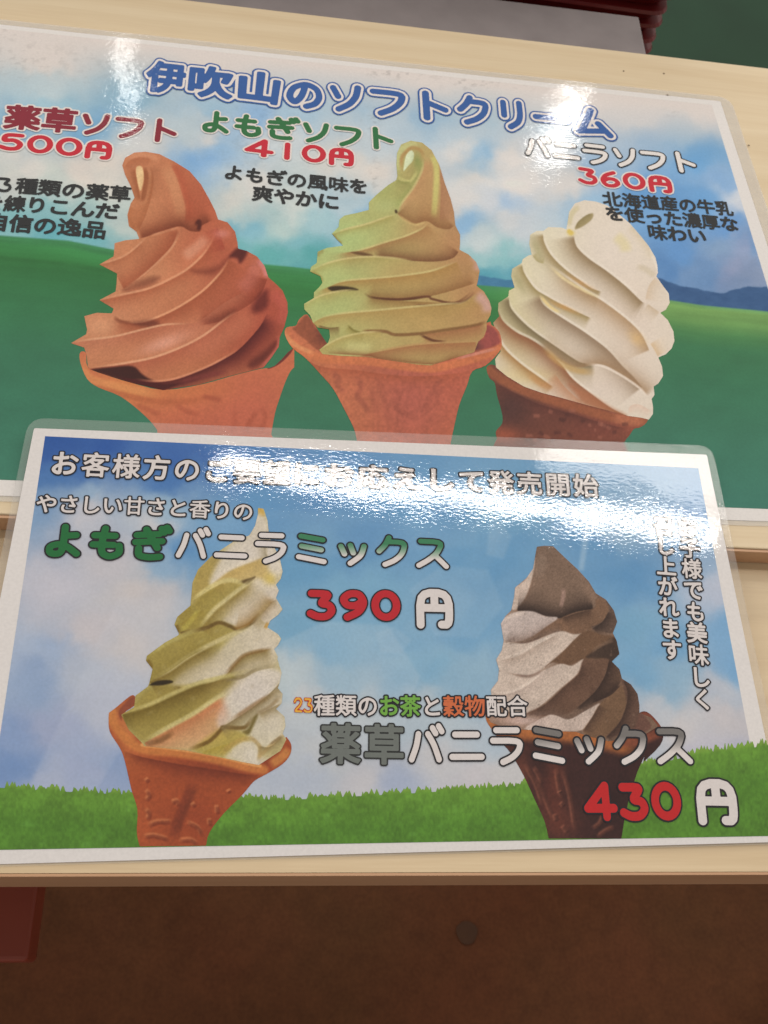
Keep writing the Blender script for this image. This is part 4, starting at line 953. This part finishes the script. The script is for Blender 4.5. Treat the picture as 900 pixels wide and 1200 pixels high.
# printed grass: a dense band with blades along its top
gxs = np.arange(-20, 902, 0.7)
top_y = np.interp(gxs, [-20, 60, 200, 330, 480, 600, 720, 820, 900], [922, 927, 934, 938, 930, 922, 905, 884, 874])
h = np.zeros(len(gxs))
for k in range(430):
    cx = RNG.uniform(-25, 905); w = RNG.uniform(1.2, 4); hh = RNG.uniform(2, 9)*(1.25 if cx > 600 else 1); ln = RNG.uniform(-.5, .5)
    t = 1-np.abs(gxs-cx-ln*w)/w; h = np.maximum(h, np.clip(t, 0, 1)**.8*hh)
gyv = np.linspace(0, 1, 150)
bot = np.interp(gxs, [-20, 900], [996.4, 979.8])
PYg = (top_y-h)[None]*(1-gyv[:, None])+bot[None]*gyv[:, None]; PXg = np.broadcast_to(gxs, PYg.shape)
dd = PYg-top_y[None]
g0 = np.array([102, 150, 50.]); g1 = np.array([84, 134, 42.]); g2 = np.array([92, 128, 48.])
tt_ = np.clip(dd/40, 0, 1)[..., None]; C = g0*(1-tt_)+g1*tt_
C = C*(1+.26*(fbm(PXg*.35, PYg*.22, 3)-.5)+.22*(fbm(PXg*.03, PYg*.05, 3)-.5))[..., None]
tipc = np.clip(-dd/5, 0, 1)[..., None]; C = C*(1-tipc*.5)+np.array([146, 178, 74.])*tipc*.5
C += (np.clip(fbm(PXg*.06+8, PYg*.09, 2)-.72, 0, 1)*160)[..., None]*np.array([.7, 1, .7])*.4
x, y = CB.pt(PXg, PYg)
r = march(np.ones(x.shape), x, y, ink(C), CB, ZP+LAY)
off(link('grass_picture', np_mesh('grass', *r), M_PRINT, card), card)

# ---- mugwort and vanilla mix
Mf = frame(150, 590); Nf = frame(120, 720); Of = frame(160, 720); Qf = frame(120, 820)
q = Paint(124, 810, 345, 998)
q.sil(catmull(Nf([(35,520),(75,490),(150,430),(174,438),(172,480),(110,530),(150,610),(230,680),(400,700),(600,735),(760,775),(830,790)])+Of([(700,745),(780,655),(796,655),(816,690),(810,740),(770,790),(690,840)])+Qf([(800,430),(740,500),(640,600),(565,700),(548,765)]), 3, False).tolist()+Qf([(545,770),(200,774)])+catmull(Qf([(196,770),(182,700),(185,580),(155,480),(120,330),(95,260),(40,170),(33,95)]), 4).tolist(), (176, 78, 38))
for b in [(160,890,24,20,(196,96,46),.7),(250,900,50,14,(150,62,34),.8),(230,960,40,30,(158,64,34),.6),(165,960,20,30,(190,88,44),.6),(290,890,30,14,(140,58,34),.7),(150,850,14,30,(214,130,66),.8),(130,838,8,14,(216,140,78),.7)]: q.blob(*b)
q.line(Nf([(50,520),(60,570),(110,640),(210,710),(400,730),(600,765),(760,805),(850,820)]), 5, (216, 128, 58), .85, (0, 0), 6)
q.line(Nf([(210,690),(400,712),(600,745),(760,785),(830,800)]), 1.5, (236, 166, 92), .8, (0, 0), 2.5); q.line(Of([(700,800),(770,750),(808,700)]), 5, (214, 138, 66), .8, soft=5)
q.poly(Nf([(88,510),(150,440),(172,440),(168,480),(110,530),(100,560)]), (150, 72, 48), .9, 1.5)
q.shade(Qf([(95,260),(200,300),(400,340),(600,370),(760,395),(850,400)]), 9, (122, 48, 28), .8, True)
q.line(Qf([(470,420),(430,540),(390,640),(360,740)]), 2, (132, 54, 32), .7, soft=5); q.line(Qf([(500,430),(455,545),(415,640),(385,740)]), 1.5, (120, 50, 30), .7, soft=5)
for pts in [[(225,470),(245,500),(225,530)], [(225,570),(245,600),(230,630)], [(225,410),(240,430)], [(235,660),(290,640),(370,640)], [(210,720),(270,712),(350,735)], [(440,640),(500,670),(525,715)], [(400,740),(460,735),(500,760)], [(600,550),(605,600)], [(660,470),(668,485)], [(470,540),(485,560)], [(560,620),(565,660)], [(360,540),(390,530),(400,560)]]:
    q.line(Qf(pts), 2, (212, 122, 72), .7, soft=3); q.line([(x+1.6, y+2.4) for x, y in Qf(pts)], 1.5, (120, 46, 26), .6, soft=3)
p = Paint(135, 590, 345, 905)
p.sil(Mf([(685,25),(715,30),(735,90),(745,180),(770,230),(800,290),(815,360),(805,400),(780,430),(795,460),(780,500),(815,560),(790,590),(750,620),(735,655),(790,690),(808,715),(790,750),(770,770),(790,810),(780,860)])+Of([(745,240),(752,270),(765,310),(755,360),(745,390),(770,420),(765,470),(735,500),(780,540),(785,590),(770,630),(790,660),(760,720),(645,795),(560,780),(430,752),(260,718),(40,695)])+Nf([(215,685),(140,610),(100,530),(168,490),(175,430),(240,382),(248,362),(265,290),(230,245),(235,220),(330,150),(400,112)])+Mf([(270,690),(245,640),(260,600),(330,540),(335,480),(340,420),(370,350),(440,280),(500,240),(560,200),(640,170),(670,120),(685,60)]), (190, 178, 128))
gr, wt, tn = (160, 146, 80), (208, 198, 186), (190, 166, 104)
for b in [(235,680,16,30,(178,160,92),.8),(300,650,30,30,wt,.95),(320,690,12,20,wt,.9),(225,730,26,26,gr,.9),(290,715,30,22,wt,.9),(315,725,16,20,wt,.8),(185,770,26,26,gr,.9),(240,755,40,12,(164,150,84),.8),(270,790,40,22,wt,.9),(310,755,30,22,wt,.95),(180,820,40,20,(166,152,90),.9),(200,840,40,20,(172,160,96),.8),(300,815,40,24,wt,.95),(240,862,26,9,(214,160,122),.9),(300,850,30,24,(204,196,176),.8),(320,845,12,18,wt,.9),(270,870,20,12,(196,182,116),.8),(305,895,24,8,wt,.8)]: p.blob(*b)
def cr4(pts, w, col=(112, 92, 44), op=.9, tp=(.08, .08)): p.shade(pts, w, col, op, True, tp)
def hl(pts, col=(210, 198, 142), w=2.0, op=.8, s_=3.5): p.line(pts, w, col, op, soft=s_)
p.line(Mf([(700,40),(705,60)]), 3, (206, 170, 90), .8, (0, 0), 3)
for pts, cc in [(Mf([(440,280),(370,350),(335,480),(335,515),(420,450),(455,380),(500,300)]), (172, 152, 92)),
 (Mf([(670,60),(735,90),(745,180),(800,290),(815,360),(760,405),(735,330),(640,312),(540,352),(450,425),(435,400),(490,290),(560,205),(640,170)]), (216, 208, 198)),
 (Mf([(470,420),(560,352),(640,318),(722,292),(740,350),(770,425),(690,402),(600,412),(520,405)]), (196, 172, 116)),
 (Mf([(250,640),(340,520),(500,412),(620,430),(540,500),(450,570),(380,660),(270,690)]), (160, 144, 78)),
 (Mf([(680,395),(795,450),(782,510),(812,560),(740,600),(640,640),(580,660),(500,628),(560,545),(620,455)]), (212, 202, 188)),
 (Nf([(235,230),(330,150),(440,100),(560,55),(640,45),(710,90),(600,145),(450,228),(350,298),(248,350)]), (162, 146, 82)),
 (Nf([(370,370),(420,310),(580,225),(700,112),(830,45),(900,100),(900,165),(760,212),(690,265),(640,328),(560,362),(440,385)]), (206, 196, 176)),
 (Nf([(700,330),(780,250),(900,190),(900,270),(800,292)]), (204, 192, 168)),
 (Nf([(175,470),(250,390),(370,378),(500,370),(640,335),(700,350),(600,440),(480,522),(350,598),(222,676),(140,600),(100,530)]), (160, 144, 80)),
 (Nf([(300,672),(480,545),(620,455),(650,560),(560,664),(450,712),(250,690)]), (204, 170, 130)),
 (Of([(480,430),(640,296),(755,300),(765,352),(700,420),(600,505),(500,565),(440,600),(425,540)]), (214, 206, 198)),
 (Of([(300,718),(450,602),(545,615),(580,650),(470,745)]), (176, 160, 86)),
 (Of([(470,748),(560,665),(640,700),(642,790),(540,775)]), (212, 204, 190)),
 (Of([(600,640),(640,560),(720,505),(782,560),(770,640),(700,700),(630,690)]), (208, 200, 182)),
 (Of([(640,500),(760,400),(768,460),(700,510)]), (206, 196, 176))]:
    p.poly(pts, cc, .80, 4.5)
cr4(Mf([(430,450),(470,400),(540,350),(640,310),(720,285)]), 12, (190, 164, 104), .9); hl(Mf([(430,445),(470,395),(540,345),(640,305),(720,280)]), (222, 212, 196), 1.5)
p.shade(Mf([(745,180),(735,260),(760,330)]), 8, (180, 166, 136), .5, True); p.blob(*Mf([(750,400)])[0], 8, 7, (206, 186, 110), .8)
p.poly(Mf([(596,412),(640,396),(672,388),(650,412),(625,430)]), (84, 66, 40), .85, 1.6)
hl(Mf([(330,520),(410,460),(500,412),(560,408),(620,432)])); cr4(Mf([(335,520),(420,465),(505,418)]), 9, (146, 128, 66), .5)
cr4(Mf([(380,665),(450,575),(540,500),(620,440),(680,395)]), 12, (138, 118, 62), .85, (.02, .25)); hl(Mf([(375,660),(448,568),(536,494),(616,434),(676,390)]), (206, 194, 146), 1.5)
cr4(Mf([(260,600),(330,545)]), 6, (140, 120, 56), .4); p.line(Mf([(250,640),(268,686)]), 2, (118, 96, 44), .7, soft=4); hl(Mf([(275,680),(330,620),(380,560)]), (190, 178, 96))
p.line(Mf([(272,690),(370,668),(420,655),(480,630),(540,650),(580,666),(640,640),(680,600),(700,575)]), 1.4, (104, 82, 42), .85, (.02, .1), 3)
p.shade(Mf([(540,650),(580,666),(640,640),(700,590),(780,500)]), 10, (150, 116, 66), .85, False); p.line(Mf([(720,640),(740,650)]), 3, (190, 150, 80), .8, soft=4)
cr4(Mf([(270,640),(330,600),(400,560)]), 6, (150, 130, 60), .4)
hl(Mf([(110,800),(200,740),(330,680),(400,665)]), (186, 174, 110)); p.line(Mf([(98,820),(120,860),(135,870)]), 2, (126, 104, 50), .8, soft=4)
cr4(Nf([(245,358),(350,302),(450,232),(560,172),(640,130)]), 13, (124, 104, 50), .9, (.02, .3)); hl(Nf([(245,352),(350,296),(450,226),(560,166),(700,100),(800,60)]), (204, 192, 146), 1.8)
p.shade(Nf([(245,358),(350,302),(450,232),(560,172)]), 10, (138, 122, 60), .6, False, (.02, .2))
p.poly(Nf([(250,372),(290,352),(355,348),(372,360),(320,374),(260,376)]), (50, 40, 24), .92, 1.3)
cr4(Nf([(372,372),(440,388),(560,365),(640,330),(700,262),(760,212),(900,178)]), 10, (132, 112, 62), .9); p.line(Nf([(640,330),(700,262),(760,212),(900,180)]), 1.4, (140, 110, 70), .7, soft=3)
p.line(Nf([(660,320),(700,335),(760,322)]), 1.2, (130, 116, 60), .7, soft=3)
cr4(Nf([(100,532),(250,482),(380,422),(500,372),(620,345)]), 15, (112, 94, 42), .9, (.02, .25)); hl(Nf([(100,526),(250,476),(380,416),(500,366),(640,330),(800,292)]), (196, 184, 126), 1.4)
p.line(Nf([(640,350),(720,340),(800,296),(840,290)]), 1, (132, 118, 90), .6, soft=2)
cr4(Nf([(218,682),(350,604),(480,534),(600,454),(660,424)]), 18, (188, 120, 84), .85, (.02, .15)); hl(Nf([(215,674),(350,596),(480,526),(600,446),(680,408)]), (206, 194, 140), 2)
p.line(Nf([(215,684),(300,668),(380,620)]), 1, (110, 78, 46), .6, soft=5)
p.line(Nf([(680,560),(740,520),(800,480),(900,420)]), 1.5, (156, 126, 92), .8, soft=4)
p.line(Nf([(450,716),(560,672),(625,610),(640,596),(720,600),(760,590),(800,530)]), 1.5, (110, 84, 40), .85, soft=3)
p.poly(Of([(560,620),(590,600),(618,540),(640,532),(612,600),(590,635)]), (110, 96, 48), .85, 2)
cr4(Nf([(520,730),(600,700),(680,680)]), 8, (170, 150, 70), .6, ); p.line(Nf([(620,740),(680,690),(740,660),(800,660)]), 1.5, (176, 152, 90), .8, soft=4)
p.blob(*Of([(600,740)])[0], 9, 9, (212, 204, 190), .8); p.line(Of([(590,640),(650,700),(640,780)]), 1.5, (176, 150, 100), .7, soft=3)
p.line(Of([(640,760),(700,700),(760,650),(790,640)]), 1.5, (188, 160, 110), .7, soft=3); p.line(Of([(700,690),(770,640)]), 1, (130, 112, 84), .6, soft=2)
p.line(Of([(620,530),(700,490),(760,430)]), 1, (150, 128, 96), .6, soft=3)
p.shade(Mf([(745,185),(725,240),(740,300)]), 6, (150, 140, 116), .6, True)
p.shade(Mf([(640,640),(700,580),(760,520),(790,505)]), 7, (150, 128, 92), .8, True); p.shade(Mf([(735,640),(700,600),(760,520)]), 7, (176, 160, 120), .6, False)
p.shade(Of([(440,600),(500,565),(600,500),(700,420),(765,350)]), 9, (138, 120, 84), .85, True, (.02, .1)); p.shade(Of([(500,330),(560,340),(640,300),(740,280)]), 7, (160, 146, 112), .7, False)
p.shade(Of([(640,530),(700,500),(760,470)]), 7, (150, 132, 96), .8, True); p.shade(Of([(640,690),(700,700),(770,640)]), 6, (140, 122, 84), .8, True)
for k in range(70):
    x, y = RNG.uniform(165, 330), RNG.uniform(660, 890); p.blob(x, y, RNG.uniform(2, 6), RNG.uniform(1.5, 3), (226, 220, 204) if k % 2 else (150, 134, 88), .10, -.6)
q.grain(.14, .4); p.grain(.14, .6)
o = q.build('cone_picture', CB, ZP+2*LAY, M_PRINT, card, con=1.06, sat=.88); o['label'] = 'orange brown embossed wafer cone under the green and white swirl'
o2 = p.build('swirl_picture', CB, ZP+3*LAY, M_PRINT, card); o2['label'] = 'olive green and white mixed soft serve swirl'
off(o, card); off(o2, card)

# ---- brown herb and vanilla mix
Sf = frame(550, 620); Tf = frame(550, 720); Uf = frame(620, 720); Vf = frame(560, 820)
q = Paint(564, 820, 780, 990)
q.sil(catmull(Tf([(85,500),(88,560),(130,625),(170,680)])+Vf([(170,280),(240,400),(300,530),(350,640),(372,732)]), 3).tolist()+Vf([(755,733),(770,640),(800,500),(840,380),(880,290)])+catmull(Uf([(600,780),(690,690),(705,620),(670,560),(620,515),(580,520),(560,560)]), 3).tolist()+Tf([(880,560),(600,560),(300,540),(150,510)]), (66, 36, 34))
q.line(Tf([(95,520),(130,590),(250,610),(400,618),(560,630),(700,660),(800,685),(900,690)]), 10, (196, 112, 52), .9, (0, .1), 12)
q.line(Uf([(420,680),(560,670),(680,620),(660,560),(620,520)]), 4, (150, 76, 50), .8, soft=7); q.poly(Uf([(580,520),(620,515),(668,550),(690,590),(660,590),(620,550)]), (140, 70, 48), .9, 2)
for b in [(610,920,10,40,(126,66,48),.8),(650,920,10,40,(116,56,42),.8),(655,965,22,20,(122,60,44),.7),(640,940,14,30,(100,48,38),.6),(720,930,24,40,(50,28,30),.5),(590,870,10,14,(120,62,40),.6)]: q.blob(*b)
for pts in [[(410,360),(420,450),(440,520)], [(440,360),(480,500),(510,700)], [(300,390),(350,520),(400,640)], [(425,480),(430,490)], [(430,540),(450,560)], [(290,350),(340,440)], [(400,600),(410,640)], [(660,600),(640,650),(600,680)], [(720,670),(670,690),(625,725)], [(440,660),(470,700)], [(240,330),(300,440),(340,560)]]:
    q.line(Vf(pts), 1.6, (168, 98, 72), .6, soft=3.5); q.line([(x+1.8, y+1) for x, y in Vf(pts)], 1.2, (56, 26, 24), .5, soft=3)
p = Paint(570, 636, 770, 872)
p.sil(Sf([(355,95),(395,90),(440,92),(500,150),(570,215),(630,280),(665,340),(720,375),(760,430),(778,490),(755,550),(775,590),(790,660),(750,700),(790,740),(803,790),(850,820),(885,870),(895,930)])+Uf([(580,520),(640,545),(680,590),(600,640),(420,670),(300,640)])+Tf([(560,620),(400,615),(200,605),(110,570),(85,510),(110,470)])+Sf([(115,870),(112,850),(150,800),(155,740),(140,690),(170,640),(180,590),(165,500),(190,460),(220,430),(235,360),(240,310),(300,260),(335,210),(345,150)]), (140, 106, 84))
for b in [(590,770,20,60,(196,172,156),.9),(740,800,24,40,(112,80,60),.6),(700,700,30,30,(128,94,74),.6)]: p.blob(*b)
LT = (202, 180, 164)
p.poly(Sf([(345,150),(300,260),(240,310),(230,370),(220,420),(250,420),(300,350),(330,260),(345,190)]), (206, 182, 166), .95, 1.5)
tip = Sf([(355,95),(440,92),(570,215),(665,340),(660,415),(480,470),(420,465),(330,440),(250,430),(300,370),(330,280),(345,190)])
p.poly(tip, (138, 108, 88), 1, 1.0)
p.shade(Sf([(248,432),(330,440),(430,468),(490,470),(560,440),(655,425)]), 11, (58, 42, 38), .9, False, (.02, .02))
p.line(Sf([(490,310),(495,350),(480,420)]), 1.4, (178, 138, 122), .8, soft=3); p.line(Sf([(600,300),(640,350),(655,400)]), 2, (152, 118, 96), .6, soft=7); p.line(Sf([(360,130),(380,180),(350,260)]), 3, (158, 130, 110), .5, soft=9)
p.poly(Sf([(165,495),(200,460),(250,438),(330,435),(400,462),(465,470),(400,520),(310,575),(230,597),(185,580)]), (196, 176, 168), 1, 1.2); p.line(Sf([(170,490),(220,460),(300,440)]), 1, (216, 194, 180), .7, soft=3); p.shade(Sf([(185,590),(300,580),(400,525),(465,475)]), 7, (172, 148, 138), .7, False)
p.poly(Sf([(480,472),(560,440),(655,420),(668,370),(725,385),(735,430),(700,490),(630,540),(560,555),(500,540),(440,540),(320,590),(400,520)]), (138, 100, 74), 1, 1.5)
p.shade(Sf([(480,475),(560,445),(650,425)]), 8, (84, 60, 48), .8, True); p.shade(Sf([(180,590),(230,600),(300,592),(400,560),(490,540)]), 6, (134, 106, 90), .7, False, (.1, .05)); p.line(Sf([(240,604),(310,596),(390,566)]), 1, (110, 84, 72), .7, soft=2)
p.poly(Sf([(720,378),(760,430),(778,490),(750,550),(700,540),(640,520),(700,490),(735,430)]), (112, 86, 72), 1, 1.2); p.shade(Sf([(735,430),(700,490),(640,530)]), 9, (70, 52, 46), .8, False)
p.poly(Sf([(140,690),(172,640),(182,602),(300,604),(420,558),(490,540),(545,556),(600,550),(620,535),(560,580),(500,640),(400,725),(320,772),(240,765),(158,745)]), LT, 1, 1.2)
p.shade(Sf([(150,695),(260,670),(380,600),(480,548)]), 6, (184, 158, 140), .8, True); p.line(Sf([(145,690),(250,660),(360,600),(470,545)]), 1, (218, 198, 182), .7, soft=2)
p.shade(Sf([(500,640),(400,725),(320,772)]), 5, (224, 202, 186), .5, False)
p.poly(Sf([(620,535),(700,560),(770,573),(790,660),(740,708),(690,690),(600,690),(520,718),(440,705),(400,728),(500,640),(560,578)]), (124, 88, 62), 1, 1.3)
p.poly(Sf([(770,575),(790,665),(745,705),(700,685),(615,680),(660,640),(720,600)]), (78, 58, 48), .9, 2.5); p.line(Sf([(640,650),(700,610),(765,585)]), 1, (140, 106, 82), .6, soft=3)
p.poly(Sf([(110,855),(150,800),(160,750),(250,776),(330,776),(400,742),(480,712),(540,722),(600,688),(575,760),(480,842),(390,922),(300,975),(200,960),(115,880)]), LT, 1, 1.2)
p.shade(Sf([(115,860),(200,870),(300,830),(400,745),(480,715)]), 7, (188, 164, 150), .8, True); p.line(Sf([(115,858),(200,864),(300,820),(400,742)]), 1, (222, 202, 186), .7, soft=2); p.line(Sf([(240,772),(320,778),(390,745)]), 1.2, (150, 122, 108), .7, soft=2.5)
p.poly(Sf([(600,690),(660,690),(735,688),(720,760),(660,860),(560,950),(480,985),(340,985),(300,972),(400,925),(490,840),(570,765)]), (122, 86, 66), 1, 1.5)
p.shade(Sf([(600,690),(575,765),(490,842),(400,925),(310,975)]), 10, (96, 66, 52), .8, False)
p.poly(Sf([(740,705),(795,745),(803,790),(760,850),(680,910),(560,950),(660,860),(710,780)]), (110, 80, 62), 1, 1.2); p.shade(Sf([(735,690),(715,770),(660,860),(560,950)]), 9, (66, 46, 40), .85, False, (.05, .1)); p.shade(Sf([(803,795),(760,855),(690,905)]), 7, (84, 60, 48), .7, True)
p.poly(Tf([(400,540),(440,530),(525,552),(600,512),(690,470),(645,545),(590,612),(440,615),(290,605)]), (200, 176, 162), 1, 1.3); p.shade(Tf([(300,540),(440,530),(520,555),(620,505),(690,468)]), 6, (120, 92, 78), .7, False)
p.poly(Tf([(690,470),(800,375),(830,400),(828,470),(790,570),(710,655),(600,625),(645,545)]), (130, 94, 66), 1, 1.2); p.shade(Tf([(690,470),(645,545),(595,620)]), 8, (86, 60, 48), .7, False); p.shade(Tf([(640,470),(740,430),(800,372)]), 8, (66, 46, 40), .8, False)
p.poly(Tf([(800,345),(840,350),(880,400),(895,470),(890,560),(860,610),(720,650),(790,570),(828,470)]), (116, 82, 66), 1, 1.2); p.shade(Tf([(805,350),(830,400),(828,470),(790,570),(715,655)]), 7, (72, 50, 42), .8, False, (.05, .05))
p.poly(Uf([(580,520),(620,550),(640,600),(560,640),(500,640),(560,590)]), (122, 80, 66), .95, 1.5)
p.shade(Tf([(90,500),(200,540),(300,545)]), 10, (208, 160, 140), .6, True)
p.blob(615, 845, 24, 6, (208, 176, 166), .8)
for k in range(160):
    x, y = RNG.uniform(590, 745), RNG.uniform(650, 860); p.blob(x, y, RNG.uniform(.6, 1.3), RNG.uniform(.6, 1.2), (176, 146, 124) if k % 2 else (84, 60, 46), .30)
q.grain(.2, .4); p.grain(.24, .9)
o = q.build('cone_picture', CB, ZP+2*LAY, M_PRINT, card, con=1.06, sat=.88); o['label'] = 'dark brown wafer cone under the brown and white swirl'
o2 = p.build('swirl_picture', CB, ZP+3*LAY, M_PRINT, card, con=1.18, piv=140, sat=.72); o2['label'] = 'brown and white mixed soft serve swirl'
off(o, card); off(o2, card)

# ---- lettering on the card
ZT = ZP+6*LAY
WC, OC = (226, 218, 216), (34, 32, 38)
def tB(s, ctr, layers, **k):
    o = text('lettering', card, CB, s, ctr, layers, ZT, M_PRINT, **k); off(o, card)
tB('お客様方のご要望にお応えして発売開始', [(76,544),(228,551),(376,557),(545,564),(686,570)], [(.075, OC), (.026, WC)], size=.93, hs=.93, label='white headline with dark outline along the top of the card')
tB('やさしい甘さと香りの', [(55,591),(170,594),(285,600)], [(.088, OC), (.020, WC)], size=1.0, hs=.96, label='small white line with dark outline over the green name')
GN = (30, 112, 58)
def mixcol(first, a, b, n0, n1, wcol=WC):
    def f(I, V):
        base = np.array([first[i] if i < len(first) else wcol for i in range(12)], float)[I]
        t = np.clip((V-0.30)/0.40, 0, 1)[..., None]
        g = np.array(a, float)*(1-t)+np.array(b, float)*t
        m = ((I >= n0) & (I <= n1))[..., None]
        return np.where(m, g, base)
    return f
tB('よもぎ', [(75,634),(125,636),(176,637)], [(.092, OC), (.052, GN)], size=.95, hs=.93, label='fat green lettering on the card')
tB('バニラミックス', [(226,638),(270,640),(318,642),(365,643),(413,645),(460,646),(506,648)], [(.078, OC), (.036, mixcol([WC]*3, (60, 132, 92), WC, 3, 6))], size=.93, hs=.95, label='white and green shaded lettering')
tB('390', [(376,709),(414,710),(452,710)], [(.112, OC), (.072, (196, 34, 46))], size=1.02, digit_w=1.06, hs=1.0, label='red price of 390')
tB('円', [(508,712),(560,714)][:1]+[(560,714)], [(.095, OC), (.064, WC)], size=.92, hs=.92) if False else None
def one(ch, c, layers, w, plane, parent, mat, lift, fn, label=None, hs=1.0):
    o = text('lettering', parent, plane, ch+'\u3000', [c, (c[0]+w, c[1]+w*0.02)], layers, lift, mat, size=1.0, hs=hs, label=label); fn(o, parent)
_gl['\u3000'] = np.zeros((0, 4))
one('円', (509, 712), [(.092, OC), (.054, WC)], 50, CB, card, M_PRINT, ZT, off, 'white yen character beside the price 390')
YO, RO = (232, 176, 60), (150, 40, 34)
tB('23', [(349,826.5),(361,827)], [(.075, (196, 52, 36)), (.022, (236, 176, 62))], size=1.75, digit_w=.68, hs=1.0, label='orange figure 23 with red outline')
c5 = [WC, WC, WC, (116, 176, 70), (116, 176, 70), WC, (214, 110, 66), (214, 110, 66), WC, WC]
tB('種類のお茶と穀物配合', [(380,827),(493,828),(606,828)], [(.092, OC), (.024, c5)], size=1.0, hs=1.0, label='small line with green and orange characters above the gray name')
GYc = (112, 118, 114)
tB('薬草', [(399,872),(450,873)], [(.070, (44, 46, 46)), (.034, GYc)], size=.95, hs=.98, label='gray lettering on the card')
tB('バニラミックス', [(499,873),(546,873),(594,873),(642,873),(690,873),(739,873),(788,873)], [(.078, OC), (.036, mixcol([WC]*3, (122, 118, 116), (228, 220, 218), 3, 6))], size=.95, hs=1.0, label='white and gray shaded lettering')
tB('430', [(703,939),(741,939),(780,939)], [(.112, OC), (.070, (200, 32, 36))], size=1.02, digit_w=1.06, hs=1.12, label='red price of 430')
one('円', (839, 938), [(.092, OC), (.054, WC)], 55, CB, card, M_PRINT, ZT, off, 'white yen character beside the price 430', .95)
tB('お子様でも美味しく', [(805,619),(811,666),(814,718),(816,742),(819,768),(823,795),(824,820)][:0]+[(805,619),(808,643),(810,667),(812,692),(814,717),(816,742),(818,768),(820,794),(823,820)], [(.092, OC), (.026, WC)], size=1.0, vertical=True, label='right column of upright white lettering')
tB('召し上がれます', [(777,617),(779,640),(780,664),(782,688),(783,712),(785,737),(787,762)], [(.092, OC), (.026, WC)], size=1.0, vertical=True, label='left column of upright white lettering')
